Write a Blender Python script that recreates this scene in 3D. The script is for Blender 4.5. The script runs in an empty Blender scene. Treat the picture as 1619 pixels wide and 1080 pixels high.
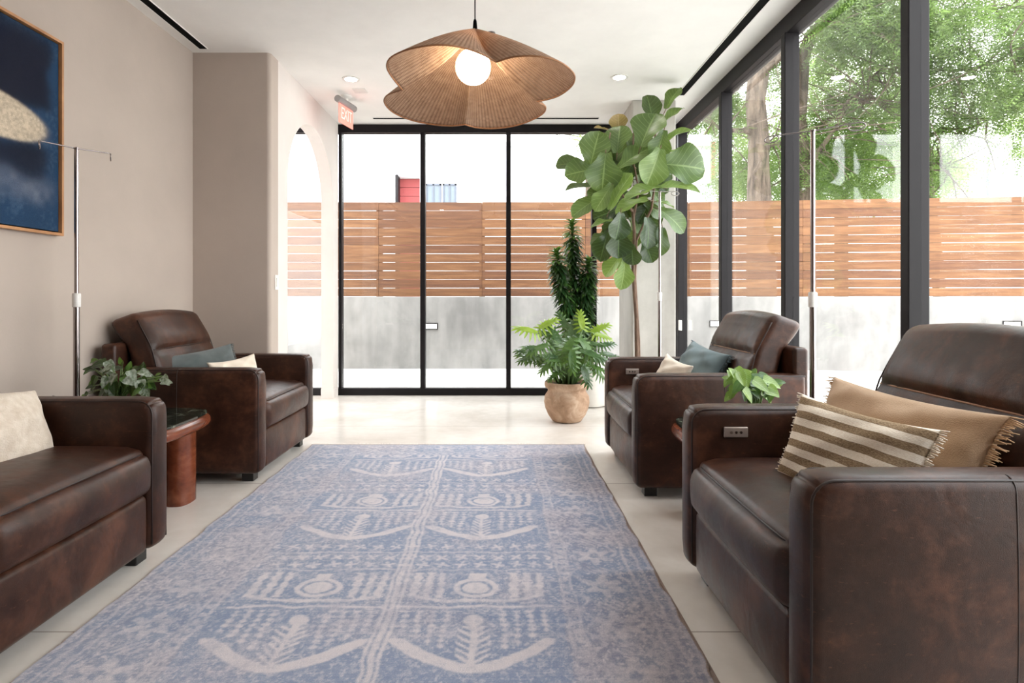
import bpy, bmesh, math, random
import numpy as np
from mathutils import Vector, Matrix, Quaternion
random.seed(7); RNG = np.random.default_rng(7)
scene = bpy.context.scene
COL = scene.collection
PI = math.pi

# ------------------------------------------------------------------ camera
EYE = 1.10; F = 930.0; VX, VY = 795.0, 469.0        # eye height, focal length in px, vanishing point
cam_d = bpy.data.cameras.new('camera'); cam = bpy.data.objects.new('camera', cam_d); COL.objects.link(cam)
cam.location = (0, 0, EYE); cam.rotation_euler = (PI/2, 0, 0)
cam_d.sensor_width = 36.0; cam_d.lens = 36.0*F/1619.0
cam_d.shift_x = (809.5-VX)/1619.0; cam_d.shift_y = -(540-VY)/1619.0
cam_d.clip_start = 0.05; cam_d.clip_end = 200
scene.camera = cam
def P(px, py, d): return Vector(((px-VX)*d/F, d, EYE-(py-VY)*d/F))

# ------------------------------------------------------------------ world, exposure
scene.view_settings.view_transform = 'Standard'; scene.view_settings.look = 'None'
scene.view_settings.gamma = 1.0; scene.view_settings.use_curve_mapping = False
scene.view_settings.exposure = 1.46
W = bpy.data.worlds.new('overcast_sky'); scene.world = W; W.use_nodes = True
wn = W.node_tree.nodes; wl = W.node_tree.links; wn.clear()
wo = wn.new('ShaderNodeOutputWorld'); bg = wn.new('ShaderNodeBackground')
tc = wn.new('ShaderNodeTexCoord'); sep = wn.new('ShaderNodeSeparateXYZ'); cr = wn.new('ShaderNodeValToRGB')
wl.new(tc.outputs['Generated'], sep.inputs[0]); wl.new(sep.outputs['Z'], cr.inputs[0])
cr.color_ramp.elements[0].position = 0.0; cr.color_ramp.elements[0].color = (1.0, 0.985, 0.975, 1)
cr.color_ramp.elements[1].position = 0.8; cr.color_ramp.elements[1].color = (0.93, 0.96, 1.0, 1)
wl.new(cr.outputs[0], bg.inputs[0]); bg.inputs[1].default_value = 2.9
wl.new(bg.outputs[0], wo.inputs[0])
scene.cycles.max_bounces = 10; scene.cycles.diffuse_bounces = 6; scene.cycles.transparent_max_bounces = 24
scene.cycles.sample_clamp_indirect = 6.0; scene.cycles.caustics_reflective = False; scene.cycles.caustics_refractive = False

CEIL = 3.02; XL = -2.44; XA = -1.83; XR = 1.93; YB = 6.55; YP = 4.63
def portal(name, loc, rot, sx, sy):
    l = bpy.data.lights.new(name, 'AREA'); l.shape = 'RECTANGLE'; l.size = sx; l.size_y = sy
    l.cycles.is_portal = True
    o = bpy.data.objects.new(name, l); COL.objects.link(o); o.location = loc; o.rotation_euler = rot
portal('portal_back', (0.05, YB+0.15, 1.5), (-PI/2, 0, 0), 3.9, 2.95)
portal('portal_right', (XR+0.3, 3.45, 1.5), (0, PI/2, 0), 2.95, 6.3)
portal('portal_corridor', (-3.2, YB+0.15, 1.5), (-PI/2, 0, 0), 2.4, 2.95)

# ------------------------------------------------------------------ tagging helpers
def link(o, parent=None):
    COL.objects.link(o)
    if parent is not None: o.parent = parent
    return o
def tag(o, label=None, cat=None, group=None, kind=None):
    if label: o['label'] = label
    if cat: o['category'] = cat
    if group: o['group'] = group
    if kind: o['kind'] = kind
    return o
def thing(name, label, cat, loc=(0,0,0), rz=0, group=None):
    o = bpy.data.objects.new(name, None); o.empty_display_size = 0.1
    COL.objects.link(o); o.location = loc; o.rotation_euler = (0, 0, rz)
    return tag(o, label, cat, group)
def copy_tree(o, parent=None):
    c = o.copy(); COL.objects.link(c)
    if parent is not None: c.parent = parent
    for ch in list(o.children): copy_tree(ch, c)
    return c
def mesh(name, V, Fc, mat, parent=None, smooth=True, sharp=None):
    me = bpy.data.meshes.new(name)
    me.from_pydata([tuple(v) for v in V], [], [tuple(f) for f in Fc]); me.validate(); me.update()
    if mat is not None:
        me.materials.append(mat)
    if smooth: me.polygons.foreach_set('use_smooth', [True]*len(me.polygons))
    o = bpy.data.objects.new(name, me)
    if smooth and sharp: me.set_sharp_from_angle(angle=math.radians(sharp))
    return link(o, parent)
class MB:
    """collects shapes for one mesh"""
    def __init__(s): s.V = []; s.F = []
    def add(s, V, Fc, M=None):
        n = len(s.V)
        s.V += [(M @ Vector(v)) if M is not None else Vector(v) for v in V]
        s.F += [tuple(i+n for i in f) for f in Fc]
        return s
    def box(s, x0, x1, y0, y1, z0, z1, M=None):
        V = [(x,y,z) for z in (z0,z1) for y in (y0,y1) for x in (x0,x1)]
        return s.add(V, [(0,2,3,1),(4,5,7,6),(0,1,5,4),(2,6,7,3),(0,4,6,2),(1,3,7,5)], M)
    def tube(s, pts, r, seg=10, caps=True, M=None):
        pts = [Vector(p) for p in pts]; n = len(pts)
        R = [r]*n if not hasattr(r, '__len__') else list(r)
        V = []; Fc = []
        t0 = (pts[1]-pts[0]).normalized()
        up = Vector((0,0,1)) if abs(t0.z) < 0.9 else Vector((1,0,0))
        a = t0.cross(up).normalized()
        for i, p in enumerate(pts):
            t = (pts[min(i+1,n-1)]-pts[max(i-1,0)]).normalized()
            a = (a - t*a.dot(t)).normalized(); b = t.cross(a)
            for k in range(seg):
                an = 2*PI*k/seg; V.append(p + (a*math.cos(an)+b*math.sin(an))*R[i])
        for i in range(n-1):
            for k in range(seg):
                k2 = (k+1) % seg
                Fc.append((i*seg+k, i*seg+k2, (i+1)*seg+k2, (i+1)*seg+k))
        if caps:
            Fc.append(tuple(range(seg-1,-1,-1))); Fc.append(tuple((n-1)*seg+k for k in range(seg)))
        return s.add(V, Fc, M)
    def lathe(s, prof, seg=32, M=None):
        V = []; Fc = []; n = len(prof)
        for r, z in prof:
            for k in range(seg):
                a = 2*PI*k/seg; V.append((r*math.cos(a), r*math.sin(a), z))
        for i in range(n-1):
            for k in range(seg):
                k2 = (k+1) % seg; Fc.append((i*seg+k, i*seg+k2, (i+1)*seg+k2, (i+1)*seg+k))
        Fc.append(tuple(range(seg-1,-1,-1))); Fc.append(tuple((n-1)*seg+k for k in range(seg)))
        return s.add(V, Fc, M)
    def prism(s, poly, z0, z1, M=None):
        n = len(poly)
        V = [(x,y,z0) for x,y in poly]+[(x,y,z1) for x,y in poly]
        Fc = [tuple(range(n-1,-1,-1)), tuple(range(n,2*n))]
        Fc += [(i,(i+1)%n,n+(i+1)%n,n+i) for i in range(n)]
        return s.add(V, Fc, M)
    def build(s, name, mat, parent=None, smooth=False, sharp=None, bevel=0):
        o = mesh(name, s.V, s.F, mat, parent, smooth, sharp)
        if bevel:
            m = o.modifiers.new('bevel', 'BEVEL'); m.width = bevel; m.segments = 2; m.limit_method = 'ANGLE'
        return o
def T(x,y,z): return Matrix.Translation((x,y,z))
def structure(name, mb, mat, parent=None, **k):
    o = mb.build(name, mat, parent, **k)
    if parent is None: tag(o, kind='structure')
    return o

# ------------------------------------------------------------------ materials
def srgb(r, g, b):
    f = lambda c: (c/255/12.92) if c/255 <= 0.04045 else ((c/255+0.055)/1.055)**2.4
    return (f(r), f(g), f(b), 1)
class Mat:
    def __init__(s, name):
        s.m = bpy.data.materials.new(name); s.m.use_nodes = True
        s.nt = s.m.node_tree; s.n = s.nt.nodes; s.bs = s.n['Principled BSDF']; s.out = s.n['Material Output']
    def L(s, a, b): s.nt.links.new(a, b)
    def new(s, t, **k):
        x = s.n.new('ShaderNode'+t)
        for a, b in k.items(): setattr(x, a, b)
        return x
    def coord(s, kind='Object', scale=(1,1,1)):
        t = s.new('TexCoord'); m = s.new('Mapping'); m.inputs['Scale'].default_value = scale
        s.L(t.outputs[kind], m.inputs[0]); return m.outputs[0]
    def noise(s, vec, scale, detail=4, rough=0.5, dist=0.0):
        x = s.new('TexNoise'); x.inputs['Scale'].default_value = scale; x.inputs['Detail'].default_value = detail
        x.inputs['Roughness'].default_value = rough; x.inputs['Distortion'].default_value = dist
        s.L(vec, x.inputs['Vector']); return x.outputs['Fac']
    def ramp(s, fac, stops):
        x = s.new('ValToRGB'); e = x.color_ramp.elements
        while len(e) < len(stops): e.new(0.5)
        for i, (p, c) in enumerate(stops): e[i].position = p; e[i].color = c
        s.L(fac, x.inputs[0]); return x.outputs[0]
    def mix(s, fac, a, b, mode='MIX'):
        x = s.new('Mix', data_type='RGBA', blend_type=mode)
        for v, i in ((fac,0),(a,6),(b,7)):
            if hasattr(v, 'is_linked'): s.L(v, x.inputs[i])
            else: x.inputs[i].default_value = v
        return x.outputs[2]
    def math(s, op, a, b=0.0, clamp=False):
        x = s.new('Math', operation=op, use_clamp=clamp)
        for v, i in ((a,0),(b,1)):
            if hasattr(v, 'is_linked'): s.L(v, x.inputs[i])
            else: x.inputs[i].default_value = v
        return x.outputs[0]
    def color(s, c):
        if hasattr(c, 'is_linked'): s.L(c, s.bs.inputs['Base Color'])
        else: s.bs.inputs['Base Color'].default_value = c
        return s
    def rough(s, r):
        if hasattr(r, 'is_linked'): s.L(r, s.bs.inputs['Roughness'])
        else: s.bs.inputs['Roughness'].default_value = r
        return s
    def bump(s, h, strength=0.2, dist=0.01):
        b = s.new('Bump'); b.inputs['Strength'].default_value = strength; b.inputs['Distance'].default_value = dist
        s.L(h, b.inputs['Height']); s.L(b.outputs[0], s.bs.inputs['Normal']); return s
    def set(s, **k):
        for a, b in k.items(): s.bs.inputs[a.replace('_',' ')].default_value = b
        return s
def plain(name, c, rough=0.5, metal=0.0, var=0.06, vs=8, bump=0.0, bs=200, spec=0.5):
    M = Mat(name); v = M.coord(); f = M.noise(v, vs, 3)
    lo = tuple(x*(1-var) for x in c[:3])+(1,); hi = tuple(min(1,x*(1+var)) for x in c[:3])+(1,)
    M.color(M.ramp(f, [(0.3,lo),(0.7,hi)])).rough(rough).set(Metallic=metal, Specular_IOR_Level=spec)
    if bump: M.bump(M.noise(v, bs, 3), bump, 0.002)
    return M.m

def leather():
    M = Mat('brown_leather'); v = M.coord()
    big = M.noise(v, 4.0, 5, 0.6, 0.6); mid = M.noise(v, 22, 5, 0.65)
    f = M.math('ADD', M.math('MULTIPLY', big, 0.7), M.math('MULTIPLY', mid, 0.3))
    c = M.ramp(f, [(0.36, srgb(38,20,13)), (0.5, srgb(57,33,23)), (0.64, srgb(88,55,40))])
    sc = M.ramp(M.noise(M.coord('Object',(1,1,3)), 38, 6, 0.7), [(0.60,(0,0,0,1)),(0.72,(0.4,0.4,0.4,1))])
    c = M.mix(sc, c, srgb(124,78,57))
    M.color(c)
    M.rough(M.ramp(mid, [(0.3,(0.30,)*3+(1,)),(0.7,(0.42,)*3+(1,))]))
    vo = M.new('TexVoronoi', feature='DISTANCE_TO_EDGE'); vo.inputs['Scale'].default_value = 260; M.L(v, vo.inputs['Vector'])
    h = M.math('ADD', M.math('MULTIPLY', M.math('MINIMUM', vo.outputs['Distance'], 0.12), 1.2), M.math('MULTIPLY', M.noise(v, 8, 3, 0.5, 0.6), 3.0))
    M.bump(h, 0.30, 0.004).set(Specular_IOR_Level=0.33)
    return M.m
def wood(name, c1, c2, c3, rough=0.3, scale=(1,1,1), ns=6):
    M = Mat(name); v = M.coord('Object', scale)
    f = M.noise(v, ns, 6, 0.6, 0.4)
    M.color(M.ramp(f, [(0.25,c1),(0.5,c2),(0.75,c3)])).rough(rough)
    M.bump(M.noise(v, ns*5, 3), 0.05, 0.002); return M.m
def plaster(name, c, rough=0.9):
    M = Mat(name); v = M.coord()
    f = M.noise(v, 2.2, 6, 0.6)
    M.color(M.ramp(f, [(0.3, tuple(x*0.95 for x in c[:3])+(1,)), (0.7, tuple(min(1,x*1.04) for x in c[:3])+(1,))]))
    M.rough(rough).bump(M.math('ADD', M.noise(v, 90, 4), M.noise(v, 9, 3)), 0.10, 0.004).set(Specular_IOR_Level=0.3)
    return M.m
def concrete(name, dark, light, joints=False, rough=0.75, scale=1.3):
    M = Mat(name); v = M.coord()
    a = M.noise(v, scale, 8, 0.62, 0.3); b = M.noise(M.coord('Object', (1,1,0.25)), 6, 5)
    f = M.math('ADD', M.math('MULTIPLY', a, 0.65), M.math('MULTIPLY', b, 0.35))
    M.color(M.ramp(f, [(0.36, dark), (0.62, light)])).rough(rough)
    M.bump(M.noise(v, 60, 5), 0.12, 0.004); return M.m
def floor_mat():
    M = Mat('polished_concrete_floor'); v = M.coord()
    a = M.noise(v, 1.6, 7, 0.6, 0.4); b = M.noise(v, 12, 4, 0.6)
    f = M.math('ADD', M.math('MULTIPLY', a, 0.9), M.math('MULTIPLY', b, 0.1))
    c = M.ramp(f, [(0.34, srgb(212,204,195)), (0.66, srgb(234,229,223))])
    s = M.new('SeparateXYZ'); M.L(v, s.inputs[0])
    jm = None
    for ax, off, per in (('Y', 0.40, 1.53),):
        q = M.math('ABSOLUTE', M.math('SUBTRACT', M.math('FRACT', M.math('DIVIDE', M.math('ADD', s.outputs[ax], 15.3-off), per)), 0.5))
        g = M.math('GREATER_THAN', q, 0.5-0.0022)
        jm = g if jm is None else M.math('MAXIMUM', jm, g)
    c = M.mix(M.math('MULTIPLY', jm, 0.55), c, srgb(120,106,92))
    M.color(c).rough(M.ramp(b, [(0.3,(0.16,)*3+(1,)),(0.7,(0.24,)*3+(1,))])).set(Specular_IOR_Level=0.5)
    M.bump(M.math('SUBTRACT', M.math('MULTIPLY', a, 0.2), jm), 0.10, 0.002)
    return M.m
def glass_mat():
    M = Mat('window_glass'); M.n.remove(M.bs)
    g = M.new('NewGeometry'); d = M.new('VectorMath', operation='DOT_PRODUCT')
    M.L(g.outputs['Normal'], d.inputs[0]); M.L(g.outputs['Incoming'], d.inputs[1])
    c = M.math('ABSOLUTE', d.outputs['Value']); p = M.math('POWER', M.math('SUBTRACT', 1.0, c, True), 5.0)
    fr = M.math('ADD', M.math('MULTIPLY', p, 0.9), 0.035, True)
    t = M.new('BsdfTransparent'); t.inputs[0].default_value = (0.985,0.995,0.99,1)
    gl = M.new('BsdfGlossy'); gl.inputs['Roughness'].default_value = 0.0
    mx = M.new('MixShader'); M.L(fr, mx.inputs[0]); M.L(t.outputs[0], mx.inputs[1]); M.L(gl.outputs[0], mx.inputs[2])
    M.L(mx.outputs[0], M.out.inputs[0]); return M.m
def emis(name, c, s):
    M = Mat(name); M.set(Emission_Color=c, Emission_Strength=s); M.color((0.8,0.8,0.8,1)); return M.m
def leaf_mat(name, c1, c2, rough=0.35, trans=0.25, ns=9, vein=None):
    M = Mat(name); v = M.coord(); f = M.noise(v, ns, 3)
    c = M.ramp(f, [(0.3,c1),(0.7,c2)])
    if vein:
        at = M.new('Attribute'); at.attribute_name = 'leafuv'
        s = M.new('SeparateXYZ'); M.L(at.outputs['Vector'], s.inputs[0])   # X across -1..1, Y along 0..1
        ax = M.math('ABSOLUTE', s.outputs['X'])
        mid = M.math('LESS_THAN', ax, 0.045)
        q = M.math('FRACT', M.math('SUBTRACT', M.math('MULTIPLY', s.outputs['Y'], 8.0), M.math('MULTIPLY', ax, 2.2)))
        side = M.math('LESS_THAN', q, 0.11)
        vv = M.math('MAXIMUM', mid, M.math('MULTIPLY', side, 0.6))
        c = M.mix(M.math('MULTIPLY', vv, 0.75), c, vein)
        M.bump(M.math('SUBTRACT', 1.0, vv), 0.5, 0.004)
    M.color(c).rough(rough)
    tr = M.new('BsdfTranslucent'); M.L(M.mix(0.5, c, srgb(170,200,70)), tr.inputs[0])
    mx = M.new('MixShader'); mx.inputs[0].default_value = trans
    M.L(M.bs.outputs[0], mx.inputs[1]); M.L(tr.outputs[0], mx.inputs[2]); M.L(mx.outputs[0], M.out.inputs[0])
    return M.m
def fabric(name, c1, c2, sc=300, bump=0.4, ns=6):
    M = Mat(name); v = M.coord(); f = M.noise(v, ns, 4)
    w = M.noise(v, sc, 2)
    M.color(M.mix(M.math('MULTIPLY', w, 0.35), M.ramp(f, [(0.3,c1),(0.7,c2)]), tuple(x*0.6 for x in c1[:3])+(1,)))
    M.rough(0.95).bump(w, bump, 0.003).set(Specular_IOR_Level=0.1, Sheen_Weight=0.2); return M.m

LEATHER = leather()
M_pip = plain('leather_piping', srgb(38,21,16), 0.45)
M_thread = plain('pale_seam_thread', srgb(176,140,118), 0.7)
M_blackleg = plain('black_painted_wood', srgb(20,18,18), 0.35)
M_wall = plaster('greige_plaster', srgb(184,171,161))
M_walllight = plaster('paler_plaster', srgb(220,213,209))  # paler plaster tone on the arch and corridor walls
M_ceil = plaster('white_ceiling_paint', srgb(240,237,234))
M_floor = floor_mat()
M_frame = plain('dark_bronze_aluminium', srgb(20,16,19), 0.5, 0.0, spec=0.22)
M_glass = glass_mat()
M_slot = plain('black_slot', srgb(4,4,4), 0.8, spec=0.1)
M_col = concrete('cast_concrete_column', srgb(150,145,138), srgb(188,184,177))
M_ret = concrete('retaining_wall_concrete', srgb(108,106,104), srgb(146,143,140), scale=1.0)
M_ground = concrete('patio_concrete', srgb(198,196,190), srgb(224,222,216), scale=2)
M_cedar = wood('cedar_boards', srgb(82,49,26), srgb(104,67,37), srgb(125,87,54), 0.7, (0.6,4,9), 3)
M_cedar2 = wood('cedar_boards_darker', srgb(72,42,23), srgb(94,58,33), srgb(114,76,46), 0.7, (0.6,4,9), 3)
M_cedar3 = wood('cedar_boards_lighter', srgb(90,56,31), srgb(114,75,43), srgb(133,95,61), 0.7, (0.6,4,9), 3)
M_tablewood = wood('cherry_wood', srgb(82,40,25), srgb(116,60,38), srgb(142,82,55), 0.25, (3,1,3), 5)
M_chrome = plain('chrome', srgb(158,150,150), 0.16, 1.0, 0.02)
M_whiteplastic = plain('white_plastic', srgb(225,222,218), 0.4)
M_greyplate = plain('brushed_grey_plate', srgb(165,152,145), 0.35, 0.6)
M_soil = plain('dark_soil', srgb(42,30,24), 0.95, 0, 0.3, 40, 0.8, 60)
M_bark = wood('fig_bark', srgb(74,54,42), srgb(104,80,64), srgb(130,106,86), 0.8, (4,4,1), 12)

# ------------------------------------------------------------------ the room
Y0 = -3.4; XC = -4.6                    # rear of room, far side of corridor
structure('floor', MB().box(XC-0.2, XR+0.14, Y0-0.2, YB+0.1, -0.2, 0), M_floor)
structure('ceiling', MB().box(XC-0.2, XR+0.25, Y0-0.2, YB+0.25, CEIL, CEIL+0.25), M_ceil)
structure('wall_left', MB().box(XL-0.15, XL, Y0, YP, 0, CEIL), M_wall)
structure('wall_light_block', MB().box(XR, XR+0.11, Y0, 0.35, 0, CEIL), M_wall)  # unseen wall put in to cut light on camera-facing sides
structure('wall_rear', MB().box(XL-0.15, XR+0.14, Y0-0.15, Y0, 0, CEIL), M_wall)
structure('wall_corridor_left', MB().box(XC-0.15, XC, YP-1.0, YB+0.1, 0, CEIL), M_walllight)
# pilaster: bull-nosed corner
r = 0.03
pl = [(XL-0.15, YP), (XA-r, YP)] + [(XA-r+r*math.sin(a), YP+r-r*math.cos(a)) for a in np.linspace(0.2, PI/2, 6)] + [(XA, YP+0.16), (XL-0.15, YP+0.16)]
structure('wall_pilaster', MB().prism(pl, 0, CEIL), M_wall)
# arch wall, built as strips around the arch
TH = 0.13
def arch_wall():
    y0, y1 = YP+0.16, YB-0.02; a0, a1 = 5.0, 6.35; sp, top = 2.06, 2.735
    N = 40; mb = MB(); xs = (XA, XA-TH)
    ys = [a0+(a1-a0)*(0.5-0.5*math.cos(PI*i/N)) for i in range(N+1)]
    R = (a1-a0)/2; yc = (a0+a1)/2
    zs = [sp+math.sqrt(max(0, 1-((y-yc)/R)**2))*(top-sp) for y in ys]
    mb.box(xs[1], xs[0], y0, a0, 0, CEIL); mb.box(xs[1], xs[0], a1, y1, 0, CEIL)
    V = []; Fc = []
    for y, z in zip(ys, zs):
        V += [(xs[0],y,z),(xs[1],y,z),(xs[0],y,CEIL),(xs[1],y,CEIL)]
    for i in range(N):
        b = 4*i; c = b+4
        Fc += [(b,b+2,c+2,c),(b+1,c+1,c+3,b+3),(b,c,c+1,b+1)]
    mb.add(V, Fc); return mb
structure('wall_arch', arch_wall(), M_walllight)
structure('baseboard_arch', MB().box(XA-TH-0.005, XA+0.008, 6.352, YB-0.04, 0, 0.10).box(XA, XA+0.008, YP+0.19, 4.999, 0, 0.10), M_walllight)
# concrete column in the back right corner
structure('wall_column', MB().box(1.265, 1.69, 5.74, 6.40, 0, CEIL), M_col, bevel=0.012)

# windows ------------------------------------------------------------
def window(n, label=None):
    o = bpy.data.objects.new('window_%d' % n, None); COL.objects.link(o); return tag(o, kind='structure')
w1 = window(1)
m = MB(); m.box(-1.95, XR+0.10, YB, YB+0.10, 2.93, CEIL); m.box(-1.95, XR+0.10, YB, YB+0.10, 0, 0.075)
m.build('window_frame', M_frame, w1, bevel=0.004)
for x, wd in ((-1.815, 0.035), (-0.894, 0.054), (0.063, 0.054), (1.02, 0.054), (XR+0.03, 0.10)):
    MB().box(x-wd/2, x+wd/2, YB+0.003, YB+0.097, 0.07, 2.935).build('mullion', M_frame, w1, bevel=0.004)
for a, b in ((-1.797,-0.921),(-0.867,0.036),(0.09,0.993),(1.047,XR-0.02)):
    MB().box(a, b, YB+0.045, YB+0.051, 0.075, 2.93).build('pane', M_glass, w1)
w2 = window(2)       # the glazed right side, ended short of the camera to cut light
m = MB(); m.box(XR, XR+0.11, 0.35, YB, 2.895, CEIL); m.box(XR, XR+0.11, 0.35, YB, 0, 0.075)
m.build('window_frame', M_frame, w2, bevel=0.004)
ms = [6.46, 5.20, 4.03, 2.81, 1.60, 0.38]
for y in ms:
    MB().box(XR-0.012, XR+0.088, y-0.03, y+0.03, 0.0, 2.90).build('mullion', M_frame, w2, bevel=0.004)
for i in range(len(ms)-1):
    MB().box(XR+0.042, XR+0.048, ms[i+1]+0.03, ms[i]-0.03, 0.075, 2.895).build('pane', M_glass, w2)
w3 = window(3)       # corridor glazing behind the arch
m = MB(); m.box(XC, -1.96, YB, YB+0.10, 2.93, CEIL); m.box(XC, -1.96, YB, YB+0.10, 0, 0.075)
m.build('window_frame', M_frame, w3, bevel=0.004)
for x in (-4.55, -3.32): MB().box(x-0.027, x+0.027, YB+0.003, YB+0.097, 0.07, 2.935).build('mullion', M_frame, w3)
for a, b in ((-4.52,-3.347),(-3.293,-1.96)): MB().box(a, b, YB+0.045, YB+0.051, 0.075, 2.93).build('pane', M_glass, w3)

# ceiling slots, downlights, sprinkler, plate ---------------------------
def slot(x0, x1, y0, y1, label, inx=True):
    t = thing('linear_vent', label, 'vent', ((x0+x1)/2,(y0+y1)/2,CEIL), 0, None)
    cx, cy = (x0+x1)/2, (y0+y1)/2
    MB().box(x0-cx, x1-cx, y0-cy, y1-cy, -0.004, 0.02).build('slot', M_slot, t)
    m = MB(); e = 0.004
    if x1-x0 < y1-y0:
        m.box(x0-cx-e, x0-cx, y0-cy, y1-cy, -0.006, 0.02); m.box(x1-cx, x1-cx+e, y0-cy, y1-cy, -0.006, 0.02)
    else:
        m.box(x0-cx, x1-cx, y0-cy-e, y0-cy, -0.006, 0.02); m.box(x0-cx, x1-cx, y1-cy, y1-cy+e, -0.006, 0.02)
    m.build('trim', M_ceil, t)
slot(-2.345, -2.285, 0.3, 4.55, 'black slot vent in the ceiling along the left wall')
slot(1.655, 1.725, 0.3, 5.60, 'black slot vent in the ceiling beside the right windows')
slot(-1.395, 1.03, 6.30, 6.345, 'short black slot vent in the ceiling above the back window')
M_lamp = emis('downlight_glow', (1.0,0.93,0.84,1), 22)
def downlight(x, y, label, group=None):
    t = thing('recessed_downlight', label, 'ceiling light', (x, y, CEIL), 0, group)
    MB().lathe([(0.052,0.0),(0.075,-0.001),(0.076,-0.006),(0.066,-0.009),(0.054,-0.006),(0.052,0.0)], 32).build('trim_ring', M_whiteplastic, t, True, 40)
    MB().lathe([(0.001,-0.003),(0.053,-0.003),(0.053,0.01),(0.001,0.01)], 32).build('lens', M_lamp, t)
    return t
downlight(-1.34, 5.19, 'recessed round ceiling light next to the exit sign')
downlight(1.02, 5.146, 'recessed round ceiling light left of the tall fig plant')
downlight(-0.13, 5.15, 'recessed round ceiling light glimpsed behind the woven pendant shade')
for x, y, w_ in ((-1.34,0.2,'above the left front armchair, near the wall'),(1.02,0.2,'above the right front recliner, near the windows')):
    downlight(x, y, 'added out-of-view ceiling light %s' % w_)  # lights outside the view, added to brighten the room
sp = P(565,143,1); 
t = thing('sprinkler_cover', 'small white square cover plate on the ceiling by the exit sign', 'ceiling plate', (-1.33, 5.48, CEIL))
MB().box(-0.06,0.06,-0.06,0.06,-0.007,0).build('plate', M_whiteplastic, t, bevel=0.002)
t = thing('ceiling_sprinkler', 'small chrome sprinkler head on ceiling behind pendant shade', 'sprinkler', (-0.085, 4.28, CEIL))
MB().lathe([(0.03,0),(0.03,-0.006),(0.012,-0.012),(0.008,-0.03),(0.02,-0.034),(0.02,-0.038),(0.002,-0.04)], 20).build('deflector', M_chrome, t, True, 40)

# exit sign ------------------------------------------------------------
def exit_sign():
    a = Vector((-1.532, 5.50)); b = Vector((-1.470, 5.76)); d = b-a; ang = math.atan2(d.y, d.x); L_ = d.length
    t = thing('exit_sign', 'edge-lit exit sign with red letters hanging from the ceiling', 'sign', ((a.x+b.x)/2, (a.y+b.y)/2, CEIL), ang)
    # local x runs along the sign, local -y faces the room
    MB().tube([(-L_/2-0.03,0,-0.075),(L_/2+0.03,0,-0.075)], 0.032, 20).build('housing', plain('grey_metal_housing', srgb(150,148,148), 0.4, 0.5), t, True, 40)
    MB().lathe([(0.055,0.0),(0.055,-0.012),(0.02,-0.03),(0.02,-0.06)], 24).build('canopy', M_whiteplastic, t, True, 40)
    panel = MB().box(-L_/2, L_/2, -0.004, 0.004, -0.285, -0.10)
    Mp = Mat('pink_lit_acrylic'); Mp.color(srgb(225,165,155)).rough(0.15).set(Emission_Color=srgb(255,120,100), Emission_Strength=0.25, Alpha=0.9)
    panel.build('acrylic_panel', Mp.m, t)
    cu = bpy.data.curves.new('exit_text', 'FONT'); cu.body = 'EXIT'; cu.size = 0.155; cu.align_x = 'CENTER'; cu.align_y = 'CENTER'; cu.extrude = 0.0015
    tmp = bpy.data.objects.new('exit_text', cu); COL.objects.link(tmp)
    dg = bpy.context.evaluated_depsgraph_get(); me = bpy.data.meshes.new_from_object(tmp.evaluated_get(dg))
    bpy.data.objects.remove(tmp)
    me.materials.clear(); me.materials.append(emis('red_letter_glow', srgb(255,50,32), 1.1))
    o = bpy.data.objects.new('lettering', me); link(o, t); o.location = (0,-0.007,-0.192); o.rotation_euler = (PI/2,0,0); o.scale = (0.66,1,1)
exit_sign()

# light switch
t = thing('light_switch', 'white rocker light switch plate beside the arched opening', 'switch', (XA, 4.755, 1.215))
MB().box(0,0.006,-0.038,0.038,-0.06,0.06).build('plate', M_whiteplastic, t, bevel=0.002)
MB().box(0.006,0.011,-0.018,0.018,-0.034,0.034).build('rocker', M_whiteplastic, t, bevel=0.002)
t = thing('thermostat', 'small white sensor box on the window frame right of the column', 'sensor', (1.82, 6.33, 1.16))
t.location = (XR-0.002, 6.36, 0.79)
MB().box(-0.02,-0.001,-0.035,0.035,-0.055,0.055).build('case', M_whiteplastic, t, bevel=0.003)

# ------------------------------------------------------------------ outside
def structure_tag(o): return tag(o, kind='structure')
structure('ground_patio', MB().box(-14, 16, YB+0.10, 30, -0.25, -0.02), M_ground)
structure('ground_patio_side', MB().box(XR+0.14, 16, -10, YB+0.10, -0.25, -0.02), M_ground)
# retaining wall follows a slightly bent line
BL = [(-10.0, 9.13), (2.9, 9.13), (13.0, 8.02)]
def seg_frame(a, b):
    a = Vector(a).to_3d(); b = Vector(b).to_3d(); d = (b-a); return a, d.length, math.atan2(d.y, d.x)
def retaining():
    mb = MB()
    for a, b in zip(BL[:-1], BL[1:]):
        o, Ln, an = seg_frame(a, b)
        M = T(*o) @ Matrix.Rotation(an, 4, 'Z')
        mb.box(-0.01, Ln+0.01, 0, 0.25, -0.25, EYE, M)
    return mb
structure('wall_retaining', retaining(), M_ret, bevel=0.01)
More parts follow.
